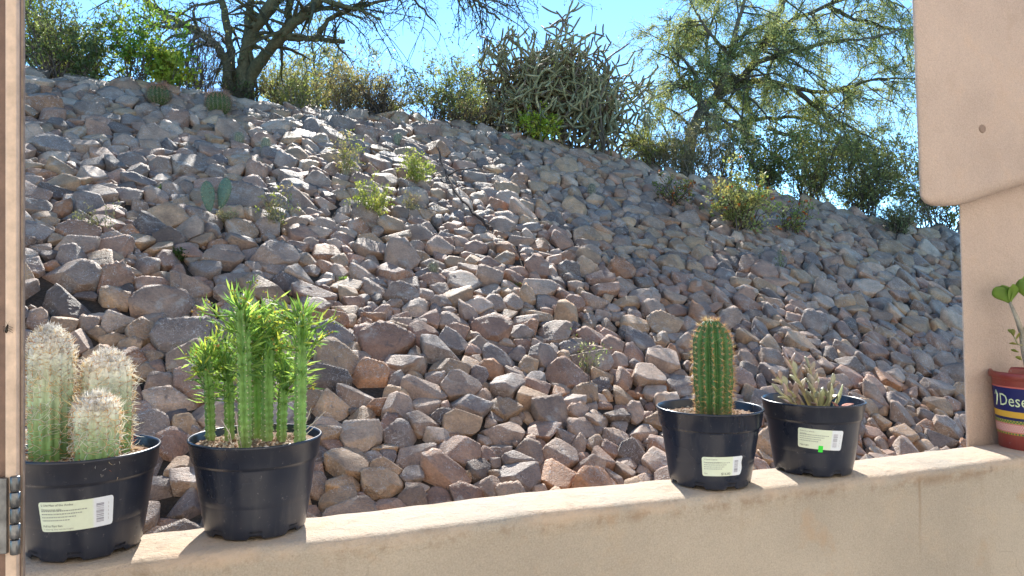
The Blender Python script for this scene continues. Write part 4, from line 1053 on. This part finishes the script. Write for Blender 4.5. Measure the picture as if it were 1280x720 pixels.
bush(985, 296, 46, 36, 'small trailing sprig with orange flowers over dark rocks', name='flowering_bush', per=7, stems=12, leaf=(.034, .018), cols=((.26, .33, .10), (.36, .34, .10)), flowers=(((.6, .2, .05), (.55, .12, .05)), 20, .030), lean=.3)
bush(842, 258, 60, 26, 'low red leaved plant among rocks below the grey bush', name='low_plant', cat='plant', per=8, stems=14, leaf=(.03, .02), cols=((.14, .19, .05), (.22, .24, .07), (.36, .13, .05)))
bush(350, 98, 90, 60, 'pale yellow brush rising behind the stout tree trunks', per=13, stems=38, leaf=(.045, .016), cols=((.36, .37, .16), (.30, .33, .13), (.42, .40, .22)), stem_col=(.24, .20, .15), back=.9)
bush(480, 112, 110, 58, 'pale wispy olive brush behind the dark dead brush', per=13, stems=40, leaf=(.045, .016), cols=((.27, .28, .14), (.32, .31, .17), (.22, .25, .11)), stem_col=(.2, .17, .13), back=.9)
bush(590, 140, 110, 70, 'yellow green airy brush behind the left side of the cholla', per=13, stems=36, leaf=(.045, .018), cols=((.28, .31, .12), (.34, .35, .15), (.22, .27, .10)), stem_col=(.2, .17, .13), back=1.0)
bush(815, 195, 90, 40, 'low pale green grass clump between the cholla and the feathery tree', name='grass_tuft', cat='grass tuft', per=12, stems=46, leaf=(.06, .010), cols=((.34, .38, .14), (.40, .40, .18), (.28, .33, .11)), leafup=.8, up=.8, back=.3)
# weeds growing between the rocks
LIME = ((.36, .42, .10), (.28, .36, .08), (.42, .44, .18)); WE = dict(name='weed', cat='weed', stem_col=(.3, .28, .16), sr=.004, group='weeds between the rocks')
bush(434, 224, 34, 58, 'tall thin sunlit weed with pale seed heads, leftmost of three', per=7, stems=16, leaf=(.026, .011), cols=LIME[:1] + DRY, **WE)
bush(462, 274, 46, 48, 'bright yellow green sunlit weed nearest the bank centre', per=11, stems=22, leaf=(.026, .011), cols=LIME, **WE)
bush(520, 234, 40, 44, 'bushy lime green weed upper right of the central weed', per=12, stems=22, leaf=(.026, .011), cols=LIME, **WE)
bush(516, 272, 26, 36, 'dry tan weed below the lime green weed', per=4, stems=12, leaf=(.022, .008), cols=DRY, **WE)
bush(345, 290, 44, 58, 'straggly half dry weed right of the prickly pear', per=5, stems=14, leaf=(.024, .010), cols=LIME[:1] + DRY[:2], **WE)
bush(286, 284, 30, 22, 'dry straw coloured weed at the foot of the prickly pear', per=8, stems=12, leaf=(.024, .01), cols=((.5, .45, .3), (.42, .34, .2)), **WE)
bush(738, 470, 34, 56, 'thin wilted green sprig with white buds between rocks', per=3, stems=7, leaf=(.018, .010), cols=((.14, .22, .06), (.2, .28, .08), (.55, .55, .45)), **WE)
bush(130, 292, 60, 40, 'grey wiry weed left of the prickly pear', per=3, stems=14, leaf=(.02, .008), cols=((.17, .19, .10), (.22, .22, .13)), **WE)
bush(222, 325, 22, 12, 'tiny dark green sprout below the prickly pear', per=12, stems=10, leaf=(.022, .012), cols=((.07, .11, .03),), **WE)
bush(645, 362, 12, 9, 'tiny sprout among rocks right of the fallen stick', per=5, stems=7, leaf=(.018, .009), cols=((.2, .22, .09),), **WE)
bush(548, 440, 15, 8, 'tiny dark sprout under a boulder below the sunlit weeds', per=8, stems=8, leaf=(.02, .01), cols=((.09, .13, .04),), **WE)
bush(975, 340, 10, 28, 'single thin green stalk among rocks below the flowering bush', per=4, stems=5, leaf=(.02, .007), cols=((.16, .22, .07),), **WE)
bush(430, 355, 12, 8, 'tiny green sprout left of the bank centre', per=8, stems=7, leaf=(.018, .009), cols=((.16, .26, .06),), **WE)
bush(205, 245, 18, 9, 'small low green weed upper left of the prickly pear', per=8, stems=9, leaf=(.02, .01), cols=((.16, .24, .07),), **WE)

# cacti among the rocks
def barrel(px, py, wpx, label):
    p = on_bank(px, py); W = pxw(p, wpx); R = W / 2; H = W * .95; root = thing('barrel_cactus', tuple(p), label, 'cactus', 'small cacti on the bank')
    c = p + [0, -.05, 0]; mb = MB(); pt, out, ax = ribbed(mb, c, (0, -.15, 1), H, lambda s: R * np.sqrt(np.maximum(.004, 1 - (2 * np.clip(np.asarray(s, float) * .92 + .06, 0, 1) - 1) ** 2)), 17, .22, (.085, .13, .04), per=6, rows=34)
    b = mb.build('stem', M_CACT, root)
    rows = 12; s = np.repeat(np.linspace(.12, .97, rows), 17); th = np.tile(rib_angle(np.arange(17), 17), rows); P = np.repeat(pt(s, th), 6, 0); n = len(P); ss = np.repeat(s, 6)
    sp = MB(); cones(sp, P, nrm(np.repeat(out(th), 6, 0) * .8 + rng.normal(0, .6, (n, 3)) + [0, 0, .8] * np.clip(ss[:, None] - .4, 0, 1) * 2), np.where(ss > .75, .075, .045) * rng.uniform(.6, 1.2, n), .0022, np.where(ss[:, None] > .72, palette([(.55, .28, .18), (.62, .40, .28)], n), palette([(.42, .34, .24), (.35, .24, .16)], n))); sp.build('spines', M_SPINE, b)
barrel(202, 133, 27, 'round green barrel cactus with pale spines, left of the pair')
barrel(276, 145, 30, 'round green barrel cactus topped with reddish spines, right of the pair')
def finger(px, py, wpx, hpx, label, col=(.21, .24, .15)):
    p = on_bank(px, py); R = pxw(p, wpx) / 2; H = pxw(p, hpx); root = thing('finger_cactus', tuple(p), label, 'cactus', 'small cacti on the bank')
    mb = MB(); pt, out, ax = ribbed(mb, p + [0, -.04, -.02], (.1, -.1, 1), H + .02, cactus_prof(R, .85, .6), 14, .14, col, per=5, rows=30); b = mb.build('stem', M_CACT, root)
    n = 700; s = rng.uniform(.05, .99, n); th = rib_angle(rng.integers(0, 14, n), 14); sp = MB(); cones(sp, pt(s, th), nrm(out(th) + rng.normal(0, .5, (n, 3)) + [0, 0, .3]), .022, .0014, palette([(.62, .58, .5), (.5, .42, .32)], n)); sp.build('spines', M_SPINE, b)
finger(300, 182, 11, 16, 'small grey finger cactus standing beside a reddish rock, left of two')
finger(333, 193, 11, 20, 'small white haloed finger cactus, right of two')
finger(497, 183, 10, 16, 'small round cactus above the lime green weed')
finger(518, 146, 11, 12, 'little ball cactus close under the dark brush')
finger(541, 343, 11, 15, 'stubby finger cactus in the middle of the bank'); finger(738, 246, 9, 16, 'dark stubby finger cactus below the cholla', (.14, .15, .10)); finger(632, 180, 10, 12, 'little ball cactus at the left foot of the cholla')
def pad_mesh(p, h, w, lean, yaw, mb, tint):
    V, f = ico(3); Q = V.copy(); s = (Q[:, 2] + 1) / 2; k = (.55 + .62 * s - .2 * s ** 4); Q[:, 0] *= k * w / 2; Q[:, 1] *= .13 * w * (.7 + .5 * (1 - s)); Q[:, 2] = s * h
    Q[:, 1] += .05 * w * fbm3(V, 2, 3) * s
    Mx = np.array(Matrix.Rotation(yaw, 3, 'Z') @ Matrix.Rotation(lean, 3, 'Y')); Q = (Mx @ Q.T).T + p; mb.add(Q, f, tint); return Q, V, Mx
def prickly():
    p = on_bank(275, 276) + [0, -.10, .05]; root = thing('prickly_pear', tuple(p), 'blue green prickly pear with two round pads between the rocks', 'cactus', 'small cacti on the bank')
    for (px, py, hp, wp, ln, yw) in ((270, 275, 39, 19, -.10, .4), (280, 270, 40, 22, .22, -.25)):
        b = p + [pxw(p, px - 275), -.03 if px < 275 else .03, -(py - 276) * p[1] / F * 1.0]; mb = MB(); Q, V, Mx = pad_mesh(b, pxw(p, hp), pxw(p, wp), ln, yw, mb, (.11, .175, .115)); o = mb.build('pad', M_CACT, root)
        sel = rng.choice(len(Q), 90); n = (Mx @ (V[sel] * [.3, 2, .3]).T).T; sp = MB(); cones(sp, np.repeat(Q[sel], 3, 0), nrm(np.repeat(n, 3, 0) + rng.normal(0, .8, (270, 3))), .018, .0012, (.55, .48, .34)); sp.build('spines', M_SPINE, o)
prickly()

# staghorn cholla
def cholla():
    b0 = on_bank(735, 190); Z = b0[1] + .35; root = thing('cholla_cactus', (at(735, 0, Z)[0], Z, float(Gh(at(735, 0, Z)[0], Z))), 'huge tangled staghorn cholla thicket on the crest of the bank', 'cactus')
    segs = []; tints = []
    cen = at(706, 106, Z); RX, RY, RZ = 120 / F * Z, .9, 100 / F * Z
    front = []
    for k in range(38):
        px = rng.uniform(615, 805); zz = Z + rng.uniform(-.5, .5); X = at(px, 0, zz)[0]; p = np.array([X, zz, float(Gh(X, zz)) - .02])
        d = nrm(np.array([rng.normal((px - 715) / 170, .35), rng.normal(0, .35), 1.0])); front.append((p, d, 0))
    while front and len(segs) < 3300:
        p, d, dep = front.pop(rng.integers(0, len(front)))
        L = rng.uniform(.13, .27) * (1.5 if dep < 3 else 1); r = .018 - .0006 * min(dep, 8); e = p + d * L
        q = (e - cen) / np.array([RX, RY, RZ])
        lop = 1 + .25 * math.sin(5 * math.atan2(q[2], q[0]) + 1)
        if (q ** 2).sum() > lop or e[2] < float(Gh(e[0], e[1])) - .05:
            if rng.random() < .85: continue
        segs.append((p, e, r, d)); tints.append(palette([(.25, .225, .10), (.31, .275, .135), (.19, .165, .075), (.37, .32, .17), (.18, .125, .08)] if dep > 1 else [(.12, .095, .07), (.15, .12, .09)], 1, .15)[0])
        nb = rng.choice([1, 2, 3], p=[.46, .42, .12]) if dep < 14 else 0
        if dep < 1: nb = max(nb, 2)
        for _ in range(nb):
            nd = nrm(d * .75 + rng.normal(0, .6, 3) + np.array([0, 0, (.45 if dep < 5 else .2) if rng.random() < .88 else -.6])); f_ = rng.uniform(.6, 1); front.append((p + d * L * f_, nd, dep + 1))
    # long drooping joints in front
    for k in range(70):
        px = rng.uniform(640, 815); zz = Z - rng.uniform(.2, .7); p = at(px, rng.uniform(120, 170), zz); d = nrm(np.array([rng.normal(0, .45), rng.normal(-.2, .3), rng.normal(-.1, .8)])); segs.append((p, p + d * rng.uniform(.12, .22), .0165, d)); tints.append(palette([(.21, .21, .115), (.26, .25, .14)], 1)[0])
    S = np.array([s[0] for s in segs]); E = np.array([s[1] for s in segs]); r = np.array([s[2] for s in segs]); t = np.linspace(0, 1, 6)
    mid = rng.normal(0, .010, (len(S), 3)); P = S[:, None] + (E - S)[:, None] * t[None, :, None] + mid[:, None] * (np.sin(t * np.pi))[None, :, None]
    mb = MB(); tubes(mb, P, r[:, None] * np.array([[.72, .98, 1, 1, .95, .5]]), 7, np.array(tints)); o = mb.build('joints', M_CHOLLA, root)
    n = len(S) * 14; i = np.repeat(np.arange(len(S)), 14); q = rng.uniform(.08, .97, (n, 1)); ax = nrm(E - S)[i]; o_ = nrm(np.cross(ax, rng.normal(size=(n, 3)))); pos = S[i] + (E - S)[i] * q + o_ * r[i][:, None]
    sp = MB(); cones(sp, pos, nrm(o_ + ax * .4 + rng.normal(0, .4, (n, 3))), rng.uniform(.014, .03, n), .0016, palette([(.45, .40, .28), (.36, .29, .2)], n)); sp.build('spines', M_SPINE, o)
cholla()

def stick():
    pts = [(536, 178), (548, 196), (556, 222), (566, 246), (578, 262), (592, 278), (606, 292), (615, 300)]
    P = np.array([on_bank(*q) + [0, -.05, .09] for q in pts]); root = thing('dead_branch', tuple(P[0]), 'fallen dark brown stick lying down the middle of the bank', 'branch')
    s = np.linspace(0, 1, 30); t = np.linspace(0, 1, len(P)); Q = np.stack([np.interp(s, t, P[:, k]) for k in range(3)], 1) + rng.normal(0, .006, (30, 3))
    mb = MB(); tubes(mb, Q, (np.linspace(.008, .017, 30) * (1 + .15 * np.sin(s * 40)))[None], 8, (.075, .05, .04)); mb.build('branch', M_BARK, root)
    mb = MB(); a = Q[10]; tubes(mb, [a, a + [.12, -.05, .06], a + [.30, -.06, .08], a + [.5, -.02, .05]], [[.008, .007, .005, .003]], 6, (.09, .065, .05)); mb.build('side_twig', M_BARK, root)
stick()

# ------------------------------------------------------------------ camera, light, sky
cam = bpy.data.cameras.new('camera'); co = bpy.data.objects.new('camera', cam); COL.objects.link(co)
co.location = (0, 0, CAMZ); co.rotation_euler = (math.pi / 2, 0, 0); cam.sensor_width = 36; cam.lens = 36 * F / 1280; cam.shift_y = -(360 - HOR) / 1280; cam.clip_start = .02; cam.clip_end = 2000
SC.camera = co
EL, AZ = math.radians(36), math.radians(-9)      # sun stands behind the bank, a little to the left
sd = Vector((math.sin(AZ) * math.cos(EL), math.cos(AZ) * math.cos(EL), math.sin(EL)))
L = bpy.data.lights.new('sun', 'SUN'); L.energy = 2.7; L.angle = math.radians(.5); L.color = (1, .955, .88)
lo = bpy.data.objects.new('sun', L); COL.objects.link(lo); lo.rotation_euler = (-sd).to_track_quat('-Z', 'Y').to_euler(); lo.location = (0, 0, 30)
W = bpy.data.worlds.new('World'); SC.world = W; W.use_nodes = True; nt = W.node_tree; nt.nodes.clear()
sky = nt.nodes.new('ShaderNodeTexSky'); sky.sky_type = 'NISHITA'; sky.sun_disc = False; sky.sun_elevation = EL; sky.sun_rotation = AZ; sky.air_density = .48; sky.dust_density = 0; sky.ozone_density = 3.0; sky.altitude = 1500
bg = nt.nodes.new('ShaderNodeBackground'); bg.inputs['Strength'].default_value = .15; ow = nt.nodes.new('ShaderNodeOutputWorld')
tn = nt.nodes.new('ShaderNodeMix'); tn.data_type = 'RGBA'; tn.blend_type = 'MULTIPLY'; tn.inputs[0].default_value = 1; tn.inputs[7].default_value = (.80, .99, .92, 1)
nt.links.new(sky.outputs[0], tn.inputs[6]); nt.links.new(tn.outputs[2], bg.inputs[0]); nt.links.new(bg.outputs[0], ow.inputs[0])
vs = SC.view_settings; vs.view_transform = 'Standard'; vs.look = 'None'; vs.exposure = 1.9; vs.gamma = 1; vs.use_curve_mapping = False
SC.cycles.max_bounces = 12; SC.cycles.diffuse_bounces = 6; SC.cycles.transmission_bounces = 8; SC.cycles.transparent_max_bounces = 8; SC.cycles.use_denoising = True
